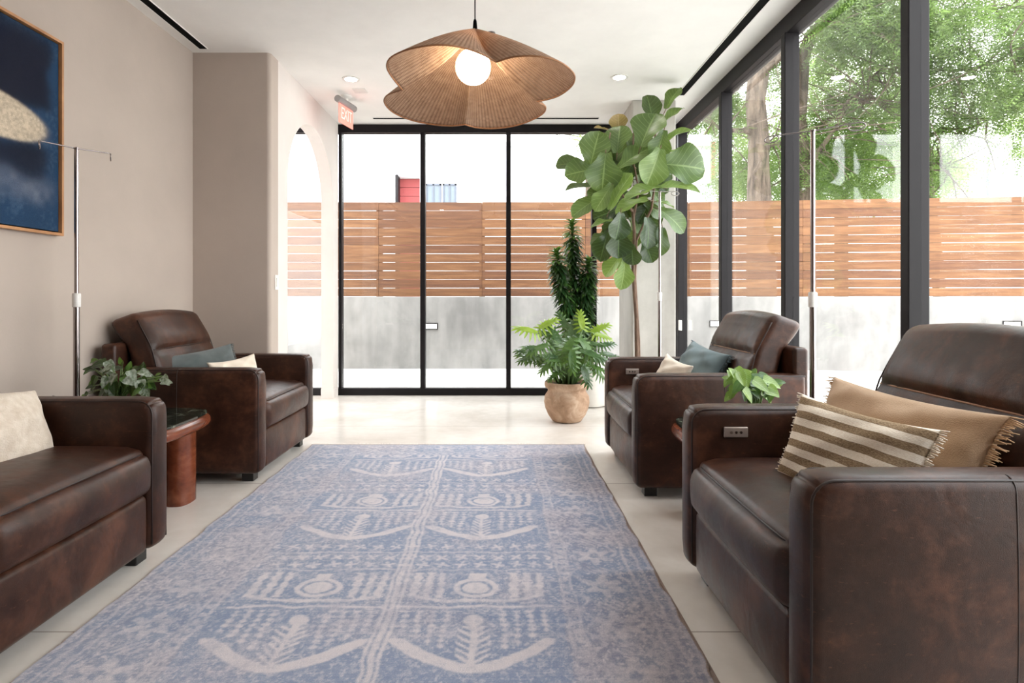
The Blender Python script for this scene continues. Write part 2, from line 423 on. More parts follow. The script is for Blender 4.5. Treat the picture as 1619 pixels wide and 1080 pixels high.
# cedar fence standing on the wall
fr = thing('cedar_fence', 'horizontal cedar board fence on the concrete retaining wall', 'fence', (0,0,0))
cedars = [M_cedar, M_cedar2, M_cedar3]
nb = 11; FH = 1.475; pitch = FH/nb
for a, b in zip(BL[:-1], BL[1:]):
    o, Ln, an = seg_frame(a, b); M = T(*o) @ Matrix.Rotation(an, 4, 'Z')
    n = int(round(Ln/1.6)); w = Ln/n
    for i in range(n):
        MB().box(i*w-0.045, i*w+0.045, 0.085, 0.17, EYE-0.0, EYE+FH-0.02, M).build('fence_post', M_cedar2, fr)
        mb = [MB(), MB(), MB()]
        for k in range(nb):
            g0 = random.choice([0.003,0.004,0.006,0.009]); z0 = EYE+k*pitch+g0*0.5; z1 = EYE+(k+1)*pitch-g0*0.5
            dz = random.uniform(-0.0025,0.0025)
            V = [(i*w+0.002,0.05,z0+dz),((i+1)*w-0.002,0.05,z0-dz),(i*w+0.002,0.08,z0+dz),((i+1)*w-0.002,0.08,z0-dz),
                 (i*w+0.002,0.05,z1-dz*.6),((i+1)*w-0.002,0.05,z1+dz*.6),(i*w+0.002,0.08,z1-dz*.6),((i+1)*w-0.002,0.08,z1+dz*.6)]
            mb[random.choice([0,0,1,2])].add(V, [(0,2,3,1),(4,5,7,6),(0,1,5,4),(2,6,7,3),(0,4,6,2),(1,3,7,5)], M)
        V=[]; Fc=[]; mi=[]
        for j, q in enumerate(mb):
            n0 = len(V); V += q.V; Fc += [tuple(x+n0 for x in f) for f in q.F]; mi += [j]*len(q.F)
        ob = mesh('slat_panel', V, Fc, None, fr, False)
        for c_ in cedars: ob.data.materials.append(c_)
        ob.data.polygons.foreach_set('material_index', mi)
# step lights set in the wall
M_step = emis('step_light_glow', (1,0.95,0.85,1), 1.6)
for (px, py, lab) in ((679,516,'small rectangular wall light in the retaining wall behind the back window mullion'),
                      (1135,512,'small rectangular wall light in the retaining wall behind the far right armchair'),
                      (1600,513,'small rectangular wall light at the right end of the retaining wall')):
    k = (px-VX)/F
    if k < 2.9/9.13: d = 9.13
    else: d = (9.13+2.9*(1.11/10.1))/(1+k*1.11/10.1)
    q = P(px, py, d); t = thing('step_light', lab, 'wall light', (q.x, d, q.z), 0 if d==9.13 else math.atan2(-1.11,10.1), 'step lights in the retaining wall')
    m = MB(); m.box(-0.13,0.13,-0.012,0,0.036,0.052); m.box(-0.13,0.13,-0.012,0,-0.052,-0.036); m.box(-0.13,-0.112,-0.012,0,-0.036,0.036); m.box(0.112,0.13,-0.012,0,-0.036,0.036)
    m.build('frame', M_frame, t); MB().box(-0.112,0.112,-0.006,0.0,-0.036,0.036).build('lens', M_step, t)

# buildings and reflection stand-ins beyond the fence
M_bwhite = plain('white_stucco', srgb(238,240,243), 0.8, 0, 0.02)
M_red = plain('red_painted_siding', srgb(150,60,60), 0.6, 0, 0.04)
M_bglass = plain('house_window_glass', srgb(96,108,120), 0.15)
M_trim = plain('grey_window_trim', srgb(86,92,104), 0.5)
b = thing('white_building', 'white flat-roofed house behind the back fence with red recess', 'building', (0,0,0))
D = 17.0
x0 = P(395,0,D).x; x1 = P(905,0,D).x; zt = P(0,232,D).z
door = (P(627,0,D).x, P(664,0,D).x, P(0,278,D).z)
m = MB(); m.box(x0, door[0], D, D+6, -0.3, zt); m.box(door[1], x1, D, D+6, -0.3, zt); m.box(door[0], door[1], D, D+6, door[2], zt); m.box(door[0], door[1], D+0.5, D+6, -0.3, door[2])
m.build('wall', M_bwhite, b)
m = MB(); m.box(x0-0.1, x1+0.1, D-0.1, D+6.1, zt, zt+0.12); m.build('roof', M_bwhite, b)
m = MB()
nz = 14
for i in range(nz):
    z = 1.0+i*(door[2]-1.0)/nz; m.box(door[0], door[1], D+0.42-0.012*(i%2), D+0.499, z, z+(door[2]-1.0)/nz-0.012)
m.build('red_siding', M_red, b)
MB().box(door[0]-0.03, door[0]+0.05, D-0.04, D+0.3, 0.9, door[2]+0.03).build('recess_trim', M_frame, b)
for (a, c) in ((673,698),(700,722)):
    xa, xc = P(a,0,D).x, P(c,0,D).x; za, zc = P(0,326,D).z, P(0,291,D).z
    f = MB(); f.box(xa, xc, D-0.05, D-0.001, zc-0.05, zc); f.box(xa,xc,D-0.05,D-0.001,za,za+0.05); f.box(xa,xa+0.05,D-0.05,D-0.001,za,zc); f.box(xc-0.05,xc,D-0.05,D-0.001,za,zc)
    f.box((xa+xc)/2-0.02,(xa+xc)/2+0.02,D-0.05,D-0.001,za,zc)
    wo_ = f.build('window', M_trim, b); MB().box(xa+0.05, xc-0.05, D-0.02, D-0.005, za+0.05, zc-0.05).build('pane', M_bglass, wo_)
# added block standing in for a glass reflection between column and tree
M_orange = Mat('orange_reflection'); v = M_orange.coord('Object',(1,1,1)); s_ = M_orange.new('SeparateXYZ'); M_orange.L(v, s_.inputs[0])
ln = M_orange.math('GREATER_THAN', M_orange.math('FRACT', M_orange.math('MULTIPLY', s_.outputs['Z'], 7.0)), 0.86)
M_orange.color(M_orange.mix(ln, srgb(222,150,118), srgb(170,105,80))).rough(0.8); M_orange = M_orange.m
b2 = thing('orange_reflection_block', 'stand-in for a glass reflection, orange with white parapet seen right of the column', 'building', (0,0,0))
D = 19.0; xa, xc = P(1092,0,D).x, P(1131,0,D).x
MB().box(xa, xc, D, D+4, P(0,283,D).z, P(0,224,D).z).build('orange_block', M_orange, b2)
MB().box(xa-0.05, xc+0.05, D-0.05, D+4, P(0,224,D).z, P(0,211,D).z).build('band', M_bwhite, b2)
MB().box(xa, xc, D, D+4, -0.3, P(0,283,D).z).build('lower_block', M_bwhite, b2)
# house at the far right; its wall stands in for a glass reflection
b3 = thing('house_with_reflection', 'house with a shallow grey roof, wall standing in for a glass reflection, at the right behind the fence', 'building', (0,0,0))
D = 20.0
xa, xc = P(1487,0,D).x, P(1604,0,D).x; z1 = P(0,212,D).z
MB().box(xa, xc, D+1.5, D+6, -0.3, z1).build('wall', M_bwhite, b3)
M_roof = plain('pale_grey_roofing', srgb(214,220,226), 0.7, 0, 0.03)
ra, rb, rz0, rz1 = P(1460,0,D).x, P(1640,0,D).x, P(0,318,D).z, P(0,262,D).z
m = MB(); m.prism([(ra,rz0-0.3),(rb,rz0-0.3),(rb,rz1+0.25),((rb+P(1590,0,D).x)/2,rz1+0.2),(ra,rz0)], 0, 1.4, T(0,D+1.4,0) @ Matrix.Rotation(PI/2,4,'X'))
m.build('roof', M_roof, b3)
MB().tube([(P(1561,0,D).x, D-0.06, P(0,310,D).z), (P(1561,0,D).x, D-0.06, P(0,249,D).z)], 0.06, 10).build('vent_pipe', plain('dark_vent_pipe', srgb(92,100,100), 0.5), b3)

# trees -------------------------------------------------------------------
M_trunk = Mat('grey_bark'); v = M_trunk.coord('Object',(1,1,0.22)); f = M_trunk.noise(v, 9, 7, 0.65, 0.5)
M_trunk.color(M_trunk.ramp(f, [(0.36, srgb(62,52,45)), (0.62, srgb(112,98,86))])).rough(0.95); M_trunk.bump(f, 0.9, 0.06); M_trunk = M_trunk.m
def mkleaf(name, cs, tr):
    M = Mat(name); a = M.new('Attribute'); a.attribute_name = 'tint'
    c = M.ramp(a.outputs['Fac'], [(0.0,cs[0]),(0.5,cs[1]),(1.0,cs[2])]); M.color(c).rough(0.5)
    t_ = M.new('BsdfTranslucent'); M.L(M.mix(0.6, c, srgb(150,180,84)), t_.inputs[0])
    mx = M.new('MixShader'); mx.inputs[0].default_value = tr
    M.L(M.bs.outputs[0], mx.inputs[1]); M.L(t_.outputs[0], mx.inputs[2]); M.L(mx.outputs[0], M.out.inputs[0]); return M.m
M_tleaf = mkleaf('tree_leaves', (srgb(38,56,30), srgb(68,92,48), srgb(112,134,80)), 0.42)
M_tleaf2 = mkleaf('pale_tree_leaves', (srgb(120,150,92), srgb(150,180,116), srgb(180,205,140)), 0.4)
def leaf_cloud(name, centres, mat, parent, leaflet=0.075, npair=6, spread=0.35, seed=1):
    """compound leaves: a row of paired leaflets hanging from each twig point"""
    g = np.random.default_rng(seed); N = len(centres)
    C = np.asarray(centres)
    az = g.uniform(0, 2*PI, N); el = g.uniform(-0.9, 0.25, N)
    D = np.stack([np.cos(az)*np.cos(el), np.sin(az)*np.cos(el), np.sin(el)], 1)
    up = g.normal(0, 0.35, (N,3)) + np.array([0,0,1.0]); S = np.cross(D, up); S /= np.linalg.norm(S,axis=1,keepdims=True)
    Nn = np.cross(S, D)
    V = []; tint = []
    tb = g.uniform(0,1,N)
    for k in range(npair):
        for s in (-1,1):
            t = (k+0.5)/npair
            sz = leaflet*(1-0.35*abs(t-0.45)*2)*g.uniform(0.8,1.15,N)[:,None]
            base = C + D*(t*spread) - np.array([0,0,1.0])*(t*t*spread*0.35)
            dr = S*s*0.9 + D*0.45 - Nn*g.uniform(-0.1,0.5,N)[:,None]; dr /= np.linalg.norm(dr,axis=1,keepdims=True)
            wd = np.cross(dr, Nn); wd /= np.linalg.norm(wd,axis=1,keepdims=True)
            a = base; b_ = base+dr*sz*0.5+wd*sz*0.19; c = base+dr*sz; d = base+dr*sz*0.5-wd*sz*0.19
            V.append(np.stack([a,b_,c,d],1)); tint.append(np.clip(tb*0.7+g.uniform(0,0.3,N),0,1))
    V = np.stack(V,1).reshape(-1,3); tint = np.stack(tint,1).reshape(-1)
    nf = len(V)//4
    me = bpy.data.meshes.new(name); me.vertices.add(len(V)); me.vertices.foreach_set('co', V.astype(np.float32).ravel())
    me.loops.add(nf*4); me.loops.foreach_set('vertex_index', np.arange(nf*4, dtype=np.int32))
    me.polygons.add(nf); me.polygons.foreach_set('loop_start', np.arange(0,nf*4,4,dtype=np.int32)); me.polygons.foreach_set('loop_total', np.full(nf,4,dtype=np.int32))
    me.update(calc_edges=True)
    at = me.attributes.new('tint','FLOAT','FACE'); at.data.foreach_set('value', tint.astype(np.float32))
    me.materials.append(mat); o = bpy.data.objects.new(name, me); return link(o, parent)
def wob(p0, p1, n, amp, g):
    p0 = np.array(p0); p1 = np.array(p1); out = []
    ph = g.uniform(0, 6, 3)
    for i in range(n+1):
        t = i/n; out.append(p0+(p1-p0)*t+amp*np.array([math.sin(3*t+ph[0]), math.sin(4*t+ph[1]), 0.5*math.sin(5*t+ph[2])])*math.sin(PI*t))
    return out
def tree(name, label, trunkpts, trunkr, branches, blobs, nleaf, mat, seed, group=None, leaflet=0.075, spread=0.35):
    g = np.random.default_rng(seed)
    base = Vector(trunkpts[0]); t = thing(name, label, 'tree', base, 0, group)
    L = lambda p: tuple(Vector(p)-base)
    MB().tube([L(p) for p in trunkpts], trunkr, 18).build('trunk', M_trunk, t, True)
    tips = []
    for (a, b_, r0) in branches:
        pts = wob(a, b_, 10, 0.16, g)
        br = MB().tube([L(p) for p in pts], [r0*(1-0.75*i/10) for i in range(11)], 9)
        for i in range(3, 11):
            for _ in range(2):
                q = np.array(pts[i]); e = q + g.normal(0, 1, 3)*np.array([0.9,0.7,0.6])
                tw = wob(q, e, 4, 0.08, g); br.tube([L(p) for p in tw], [0.022,0.018,0.014,0.010,0.006], 5)
                for s in np.linspace(0.3,1,6): tips.append(q+(e-q)*s+g.normal(0,0.12,3))
        br.build('branch', M_trunk, t, True)
    C = list(tips)
    vol = np.array([bl[1][0]*bl[1][1]*bl[1][2]*bl[2] for bl in blobs]); pr = vol/vol.sum()
    cnt = (pr*nleaf).astype(int)
    for (c, rad, dens), n in zip(blobs, cnt):
        # leaves gather in small sprays rather than filling the crown evenly
        ns = max(1, n//9)
        u = g.normal(0,1,(ns,3)); u /= np.linalg.norm(u,axis=1,keepdims=True); u *= g.uniform(0.25,1,(ns,1))**0.4
        ctr = np.array(c)+u*np.array(rad)
        for q in ctr:
            for _ in range(9): C.append(q+g.normal(0,1,3)*np.array([0.26,0.26,0.13]))
    C = np.array(C)
    # leave the two main trunks bare, as they are from the garden side
    keep = np.ones(len(C), bool)
    for (tx, ty0, zlo, zhi, rr) in BARE:
        keep &= ~((np.abs(C[:,0]-tx*C[:,1]/ty0) < rr) & (C[:,1] < ty0+0.4) & (C[:,2] > zlo) & (C[:,2] < zhi))
    C = C[keep]-np.array(base)
    leaf_cloud('foliage', C, mat, t, leaflet, 6, spread, seed)
    return t
def W3(px, py, d): return tuple(P(px,py,d))
BARE = [(P(1200,0,13.2).x, 13.2, 2.5, 7.2, 0.34), (P(1268,0,14.5).x, 14.5, 5.2, 8.6, 0.28)]
# large trunk, forked, and its crown
D = 13.2
tp = [W3(1206,620,D), W3(1203,420,D), W3(1200,318,D), W3(1199,260,D), W3(1200,225,D), W3(1194,160,D), W3(1199,120,D), W3(1188,60,D+.2), W3(1160,-40,D+.5)]
tree('large_forked_tree', 'large forked tree with thick grey trunk seen through the second right pane', tp, [0.36,0.31,0.26,0.225,0.225,0.21,0.23,0.17,0.12],
     [(W3(1199,118,D), W3(1262,20,D-0.5), 0.13), (W3(1197,215,D), W3(1115,185,D), 0.07), (W3(1200,230,D), W3(1262,215,D), 0.06), (W3(1262,20,D-0.5), W3(1420,-60,D-1.2), 0.09), (W3(1188,60,D), W3(1075,-20,D), 0.06)],
     [(W3(1170,110,D+1.5),(1.3,0.9,1.4),0.6),(W3(1110,190,D+2),(0.8,0.8,1.2),0.7),(W3(1240,275,D+1.6),(0.9,0.7,0.8),1.0),(W3(1300,30,D-0.6),(1.8,1.0,0.9),0.7),(W3(1165,300,D+1.5),(0.6,0.5,0.5),1.2),(W3(1230,-60,D),(2.5,1.5,1.2),0.5)],
     6500, M_tleaf, 11, leaflet=0.09)
D = 14.5
tp = [W3(1276,620,D), W3(1272,330,D), W3(1268,250,D), W3(1262,190,D), W3(1266,140,D), W3(1268,95,D), W3(1282,55,D), W3(1310,25,D-.3), W3(1370,-10,D-.8)]
tree('leaning_tree', 'dark slender tree with a bending trunk seen through the third right pane', tp, [0.26,0.22,0.19,0.18,0.17,0.17,0.14,0.11,0.08],
     [(W3(1268,300,D), W3(1345,155,D-1), 0.09), (W3(1290,205,D), W3(1400,105,D-1.2), 0.07), (W3(1310,25,D), W3(1440,40,D-1), 0.06), (W3(1340,160,D-1), W3(1400,170,D-1), 0.05), (W3(1275,80,D), W3(1340,-20,D-1), 0.06)],
     [(W3(1350,100,D),(1.3,1.0,1.0),0.8),(W3(1340,200,D+0.5),(1.3,1.1,0.8),1.1),(W3(1330,285,D+1),(1.4,1.0,0.55),1.1),(W3(1300,15,D-1),(1.4,1.0,0.9),0.7),(W3(1400,30,D-1.5),(1.3,1.0,0.9),0.7)],
     6200, M_tleaf, 23, leaflet=0.09)
D = 12.0
tp = [W3(1500,640,D+2), W3(1480,400,D+2), W3(1468,300,D+2), W3(1462,220,D+1.5), W3(1458,120,D+1), W3(1470,20,D+.5), W3(1480,-60,D)]
tree('spreading_tree', 'leafy tree whose feathery branches fill the top of the rightmost pane', tp, [0.15,0.13,0.11,0.10,0.09,0.08,0.05],
     [(W3(1462,220,D+1.5), W3(1560,190,D), 0.05), (W3(1458,120,D+1), W3(1600,90,D-0.8), 0.05), (W3(1468,20,D), W3(1640,10,D-0.8), 0.05), (W3(1458,150,D+1), W3(1400,60,D), 0.04), (W3(1465,250,D+1.5), W3(1500,270,D+1), 0.04)],
     [(W3(1555,55,D-0.5),(1.5,1.0,0.75),0.75),(W3(1560,150,D),(1.4,0.9,0.55),0.95),(W3(1480,175,D+1),(0.6,0.8,1.0),0.8),(W3(1463,270,D+1.5),(0.42,0.6,0.7),1.2),(W3(1470,30,D),(0.8,0.8,1.0),0.8),(W3(1650,150,D-0.3),(0.6,0.8,1.5),0.8),(W3(1680,20,D),(1.2,1.0,1.2),0.7)],
     7000, M_tleaf, 37, leaflet=0.085)
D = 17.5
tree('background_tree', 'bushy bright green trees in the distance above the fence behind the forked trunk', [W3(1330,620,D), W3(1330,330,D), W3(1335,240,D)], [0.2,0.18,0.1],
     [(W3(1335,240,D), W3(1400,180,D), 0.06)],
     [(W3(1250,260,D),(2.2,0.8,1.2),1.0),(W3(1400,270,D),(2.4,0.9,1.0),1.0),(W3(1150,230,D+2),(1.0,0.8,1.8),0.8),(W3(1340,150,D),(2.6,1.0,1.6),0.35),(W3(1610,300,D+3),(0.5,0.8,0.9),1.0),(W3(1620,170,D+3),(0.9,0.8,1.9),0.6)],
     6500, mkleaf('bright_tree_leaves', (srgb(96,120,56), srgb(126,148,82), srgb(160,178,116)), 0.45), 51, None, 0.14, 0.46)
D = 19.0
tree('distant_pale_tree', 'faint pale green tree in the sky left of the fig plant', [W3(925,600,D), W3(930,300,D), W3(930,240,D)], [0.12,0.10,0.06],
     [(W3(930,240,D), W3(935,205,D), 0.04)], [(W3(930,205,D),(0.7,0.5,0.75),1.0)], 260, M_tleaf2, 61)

# ------------------------------------------------------------------ soft box with rounded corners
def softbox(sx, sy, sz, r, nx=6, ny=6, nz=6, k=4):
    def axis(h, n):
        a = [-(h-r)-r*math.tan(PI/4*(1-i/k)) for i in range(k)]
        a += [-(h-r)+2*(h-r)*i/n for i in range(n+1)]
        a += [(h-r)+r*math.tan(PI/4*(i+1)/k) for i in range(k)]
        return a
    H = (sx/2, sy/2, sz/2); A = [axis(H[i], (nx,ny,nz)[i]) for i in range(3)]
    N = [len(a)-1 for a in A]; idx = {}; V = []; Fc = []
    def vid(i,j,l):
        key = (i,j,l)
        if key not in idx:
            p = Vector((A[0][i],A[1][j],A[2][l]))
            c = Vector([max(-(H[q]-r), min(H[q]-r, p[q])) for q in range(3)])
            d = p-c; idx[key] = len(V); V.append(c+(d.normalized()*r if d.length > 1e-9 else d))
        return idx[key]
    for (a,b,c) in ((0,1,2),(1,2,0),(2,0,1)):
        for side in (0,1):
            for u in range(N[a]):
                for w in range(N[b]):
                    q = []
                    for du,dw in ((0,0),(1,0),(1,1),(0,1)):
                        ijk = [0,0,0]; ijk[a] = u+du; ijk[b] = w+dw; ijk[c] = N[c]*side; q.append(vid(*ijk))
                    Fc.append(tuple(q) if side else tuple(reversed(q)))
    return V, Fc
def round_corner(V, hx, hz, R, sx=1, sz=1):
    """round the long edge at (+x,+z) to radius R"""
    out = []
    for p in V:
        x, z = p.x*sx, p.z*sz; cx, cz = hx-R, hz-R
        if x > cx and z > cz:
            dx, dz = x-cx, z-cz; m = max(dx,dz); l = math.hypot(dx,dz)
            if l > 0: x, z = cx+dx*m/l, cz+dz*m/l
        out.append(Vector((x*sx, p.y, z*sz)))
    return out

# ------------------------------------------------------------------ armchair (front faces local +x)
CW = 0.99; AW = 0.118; IW = CW-2*AW; FX = 0.475
def piping_path(y, hx, z0, z1, R, xb):
    pts = [(hx, y, z0+0.02), (hx, y, z0+0.2), (hx, y, z1-R)]
    pts += [(hx-R+R*math.cos(a), y, z1-R+R*math.sin(a)) for a in np.linspace(0.15, PI/2, 8)]
    pts += [(hx-R-0.2, y, z1), (0, y, z1), (xb, y, z1)]
    return pts
def make_armchair(plate=True, pale_seam=True):
    t = thing('leather_armchair', 'x', 'armchair')
    # arms
    for s in (-1, 1):
        V, Fc = softbox(0.92, AW, 0.615, 0.028, 14, 3, 10)
        V = round_corner(V, 0.46, 0.3075, 0.058)
        V2 = []
        for p in V:
            bx = 0.012*(1-(p.y/(AW/2))**2) if p.x > 0.40 else 0          # front panel swells
            by = math.copysign(0.008, p.y)*(1-(p.x/0.46)**2)*(1-(p.z/0.3075)**2) if abs(p.y) > 0.04 else 0
            bz = 0.006*(1-(p.y/(AW/2))**2) if p.z > 0.28 else 0
            tp_ = -0.012*max(0,(0.05-(p.z+0.3075)))/0.05 if p.x > 0.4 else 0
            V2.append(p+Vector((0.012+bx+tp_+0.003, by+s*(CW/2-AW/2), 0.0575+0.3075+bz)))
        arm = mesh('arm', V2, Fc, LEATHER, t)
        for yy in (s*(CW/2-0.010), s*(CW/2-AW+0.010)):
            MB().tube(piping_path(yy, 0.4705, 0.06, 0.6675, 0.056, -0.44), 0.0036, 8).build('piping', M_pip, arm, True)
        # vertical panel seam half way along the outer side
        ys = s*(CW/2+0.0062)
        sm = [(0, s*(CW/2+0.0076*(1-((z-0.365)/0.3075)**2)), z) for z in np.linspace(0.08,0.640,14)]+[(0, s*(CW/2-0.028+0.0285*math.cos(a_)), 0.6445+0.0285*math.sin(a_)+0.004*math.sin(a_)) for a_ in np.linspace(0.3,PI/2,5)]
        MB().tube(sm, 0.0018, 6).build('seam', M_pip, arm, True)
        if plate and s == plate:
            pl_ = thing('control_panel', None, None)
            COL.objects.unlink(pl_); bpy.data.objects.remove(pl_)
            yi = s*(CW/2-AW-0.0075)
            V, Fc = softbox(0.092, 0.010, 0.040, 0.0045, 2, 1, 2, 3)
            cp = mesh('control_panel', [v+Vector((FX-0.165, yi, 0.585)) for v in V], Fc, M_greyplate, arm)
            bt = MB()
            for dx in (-0.018, 0.0, 0.018): bt.tube([(FX-0.165+dx, yi-s*0.0045, 0.585),(FX-0.165+dx, yi-s*0.0065, 0.585)], 0.0052, 14)
            bt.build('button', M_chrome, cp, True, 40)
            cp['label'] = 'brushed grey power recline control plate'
    # base frame between the arms
    MB().box(-0.44, 0.40, -IW/2, IW/2, 0.065, 0.27).build('base_frame', LEATHER, t)
    # footrest panel
    V, Fc = softbox(0.06, IW-0.012, 0.235, 0.024, 2, 10, 8)
    V2 = []
    for p in V:
        f = max(0, p.x/0.03); b = 0.012*f*(1-(2*p.y/IW)**4)*(1-(p.z/0.118)**2)
        V2.append(p+Vector((0.435+b, 0, 0.058+0.1175)))
    mesh('footrest_panel', V2, Fc, LEATHER, t)
    # seat cushion
    V, Fc = softbox(0.68, IW-0.006, 0.195, 0.04, 12, 12, 6)
    V = round_corner(V, 0.34, 0.0975, 0.085)
    V2 = []
    for p in V:
        u, v = p.x/0.34, 2*p.y/IW; b = 0
        if p.z > 0: b = 0.030*(1-abs(u)**2.5)*(1-abs(v)**3)
        fr_ = 0.026*(1-abs(v)**4)*(1-(p.z/0.0975)**2) if p.x > 0.25 else 0
        V2.append(p+Vector((0.145+fr_, 0, 0.392+b)))
    sc = mesh('seat_cushion', V2, Fc, LEATHER, t)
    hx = 0.487; yy = IW/2-0.012
    pts = [(0.0,-yy,0.479),(0.30,-yy,0.478),(0.40,-yy,0.474),(0.440,-yy+0.006,0.460),(0.460,-yy+0.05,0.464)]
    pts += [(0.4655+0.003*math.cos(PI*y/IW), y, 0.468+0.001*math.cos(PI*y/IW)) for y in np.linspace(-yy+0.1, yy-0.1, 9)]
    pts += [(p[0],-p[1],p[2]) for p in reversed(pts[:5])]
    MB().tube(pts, 0.0030, 8).build('piping', M_pip, sc, True)
    # rear shell
    V, Fc = softbox(0.085, CW-2*0.03, 0.73, 0.022, 2, 8, 8)
    mesh('rear_shell', [p+Vector((-FX+0.045, 0, 0.09+0.365)) for p in V], Fc, LEATHER, t)
    # back cushion with separate head roll
    Hb = 0.62; TT = 0.17
    V, Fc = softbox(TT, IW-0.012, Hb, 0.045, 4, 22, 30)
    def spine(z):      # x of the front face at height z
        pts = [(0.40,-0.085),(0.47,-0.110),(0.60,-0.165),(0.78,-0.215),(0.90,-0.285),(1.02,-0.345)]
        for (a, b), (c, d) in zip(pts[:-1], pts[1:]):
            if z <= c: return b+(d-b)*(z-a)/(c-a)
        return pts[-1][1]
    V2 = []; zs = 0.775
    for p in V:
        z = 0.385+Hb/2+p.z; f = (p.x+TT/2)/TT; v = 2*p.y/IW
        e = 1-abs(v)**5
        head = 0.040*math.sin(PI*min(1,max(0,(z-zs)/(1.0-zs))))**0.7*e if z > zs else 0
        lumb = 0.020*math.sin(PI*min(1,max(0,(z-0.45)/(zs-0.45))))*e if z <= zs else 0
        groove = -0.020*math.exp(-((z-zs)/0.014)**2)*(1-abs(v)**8)
        wr = 0.0035*math.sin(p.y*55+1.3*math.sin(p.y*21))*math.exp(-((z-zs-0.05)/0.05)**2)*(0.4+0.6*math.sin(p.y*9+1)**2) if z > zs else 0.002*math.sin(p.y*48+1)*math.exp(-((z-zs+0.03)/0.03)**2)
        crown = 0.022*math.cos(v*PI/2) if p.z > Hb/2-0.06 else 0
        V2.append(Vector((spine(z)-TT+f*TT+f*(head+lumb+groove+wr), p.y*(1-0.03*max(0,(z-0.7)/0.3)), z+crown-(1-f)*0.06*max(0,(z-0.8)/0.2))))
    bc = mesh('back_cushion', V2, Fc, LEATHER, t)
    MB().tube([(spine(zs)-0.012+0.003*math.cos(4*y), y, zs) for y in np.linspace(-IW/2+0.03, IW/2-0.03, 12)], 0.0035, 6).build('seam', M_thread if pale_seam else M_pip, bc, True)
    for s in (-1,1):
        y = s*(IW/2-0.014)
        MB().tube([(spine(z)-0.012+(0.007*math.sin(PI*(z-zs)/0.23) if z > zs else 0), y*(1-0.03*max(0,(z-0.7)/0.3)), z) for z in np.linspace(0.52,0.955,14)], 0.0030, 6).build('piping', M_pip, bc, True)
    for sx in (0.385, -0.40):
        for sy in (-0.40, 0.40):
            MB().box(sx-0.035, sx+0.035, sy-0.035, sy+0.035, 0.0, 0.068).build('leg', M_blackleg, t, bevel=0.003)
    return t
def place_chair(t, x, y, rz, label):
    t.location = (x, y, 0); t.rotation_euler = (0,0,rz); t['label'] = label; t['group'] = 'brown leather armchairs'
c1 = make_armchair(plate=-1)        # faces -x after turning: plate ends up on the far arm
c2 = copy_tree(c1)
c3 = make_armchair(plate=0, pale_seam=False)
c4 = copy_tree(c3)
XRC = 0.715+FX+0.005; XLC = -1.435-FX-0.005
place_chair(c1, XRC, 1.865, PI, 'brown leather recliner at the right front holding striped and tan pillows')
place_chair(c2, XRC+0.005, 3.675, PI, 'brown leather recliner on the right by the column, with blue and cream pillows')
place_chair(c4, XLC, 2.035, 0, 'brown leather armchair cut off at the left edge, holding a fuzzy cream pillow')
place_chair(c3, XLC+0.01, 3.935, 0, 'brown leather recliner in the left corner, with grey and cream pillows')

# ------------------------------------------------------------------ pillows
def pillow(name, w, h, th, mat, label, centre, xdir, ydir, seed=0, group=None, pinch=0.09, droop=0.0, wrk=1.0):
    g = np.random.default_rng(seed); nx, ny = 36, 28
    X = Vector(xdir).normalized(); Y = Vector(ydir); Y = (Y-X*Y.dot(X)).normalized(); Z = X.cross(Y)
    ph = g.uniform(0,6,8); V = []; idx = {}; Fc = []
    def pt(u, v, s):
        x = w/2*u*(1-pinch*(1-v*v)); y = h/2*v*(1-pinch*1.2*(1-u*u)) + droop*h*(u*u-0.5)*0.5
        q = max(0,(1-u*u))*max(0,(1-v*v))
        z = s*th/2*(q**0.42)
        wr = wrk*0.004*(math.sin(7*u+5*v+ph[0])+math.sin(-6*u+8*v+ph[1])+0.7*math.sin(14*u*v+ph[2]))*min(1,q*3)
        # corner creases
        c = (abs(u)*abs(v))**3
        wr += wrk*0.006*c*math.sin(16*(abs(u)-abs(v))+ph[3])*(1-max(abs(u),abs(v))**6)
        return Vector((x, y, z+s*wr))
    for s in (1,-1):
        for i in range(nx+1):
            for j in range(ny+1):
                edge = i in (0,nx) or j in (0,ny)
                key = (i,j,0 if edge else s)
                if key in idx: continue
                u = -math.cos(PI*i/nx); v = -math.cos(PI*j/ny)
                u = 0.5*u+0.5*(2*i/nx-1); v = 0.5*v+0.5*(2*j/ny-1)
                idx[key] = len(V); V.append(pt(u,v,s))
    def k(i,j,s): return idx[(i,j,0 if (i in (0,nx) or j in (0,ny)) else s)]
    for s in (1,-1):
        for i in range(nx):
            for j in range(ny):
                q = (k(i,j,s),k(i+1,j,s),k(i+1,j+1,s),k(i,j+1,s)); Fc.append(q if s == 1 else q[::-1])
    # an Empty root so the fringe can hang on it
    root = thing(name, label, 'pillow', centre, 0, group)
    root.rotation_mode = 'QUATERNION'
    root.rotation_quaternion = Matrix((X,Y,Z)).transposed().to_quaternion()
    mesh('cover', V, Fc, mat, root)
    return root
def fringe(root, w, h, L, mat, seed=3, ends=(-1,1), n=90, pinch=0.09):
    g = np.random.default_rng(seed)
    for e in ends:
        mb = MB()
        for i in range(n):
            v = -0.98+1.96*i/(n-1); x = e*w/2*(1-pinch*(1-v*v)); y = h/2*v
            a = g.uniform(-0.4,0.4); l = L*g.uniform(0.7,1.15); dz = g.uniform(-0.5,0.5)
            mb.tube([(x-e*0.006,y,0),(x+e*l*0.5,y+l*0.3*a,l*0.35*dz),(x+e*l,y+l*0.7*a,l*dz*0.8-0.004)], [0.0022,0.0020,0.0012], 4)
        mb.build('fringe', mat, root, True)['kind'] = 'stuff'
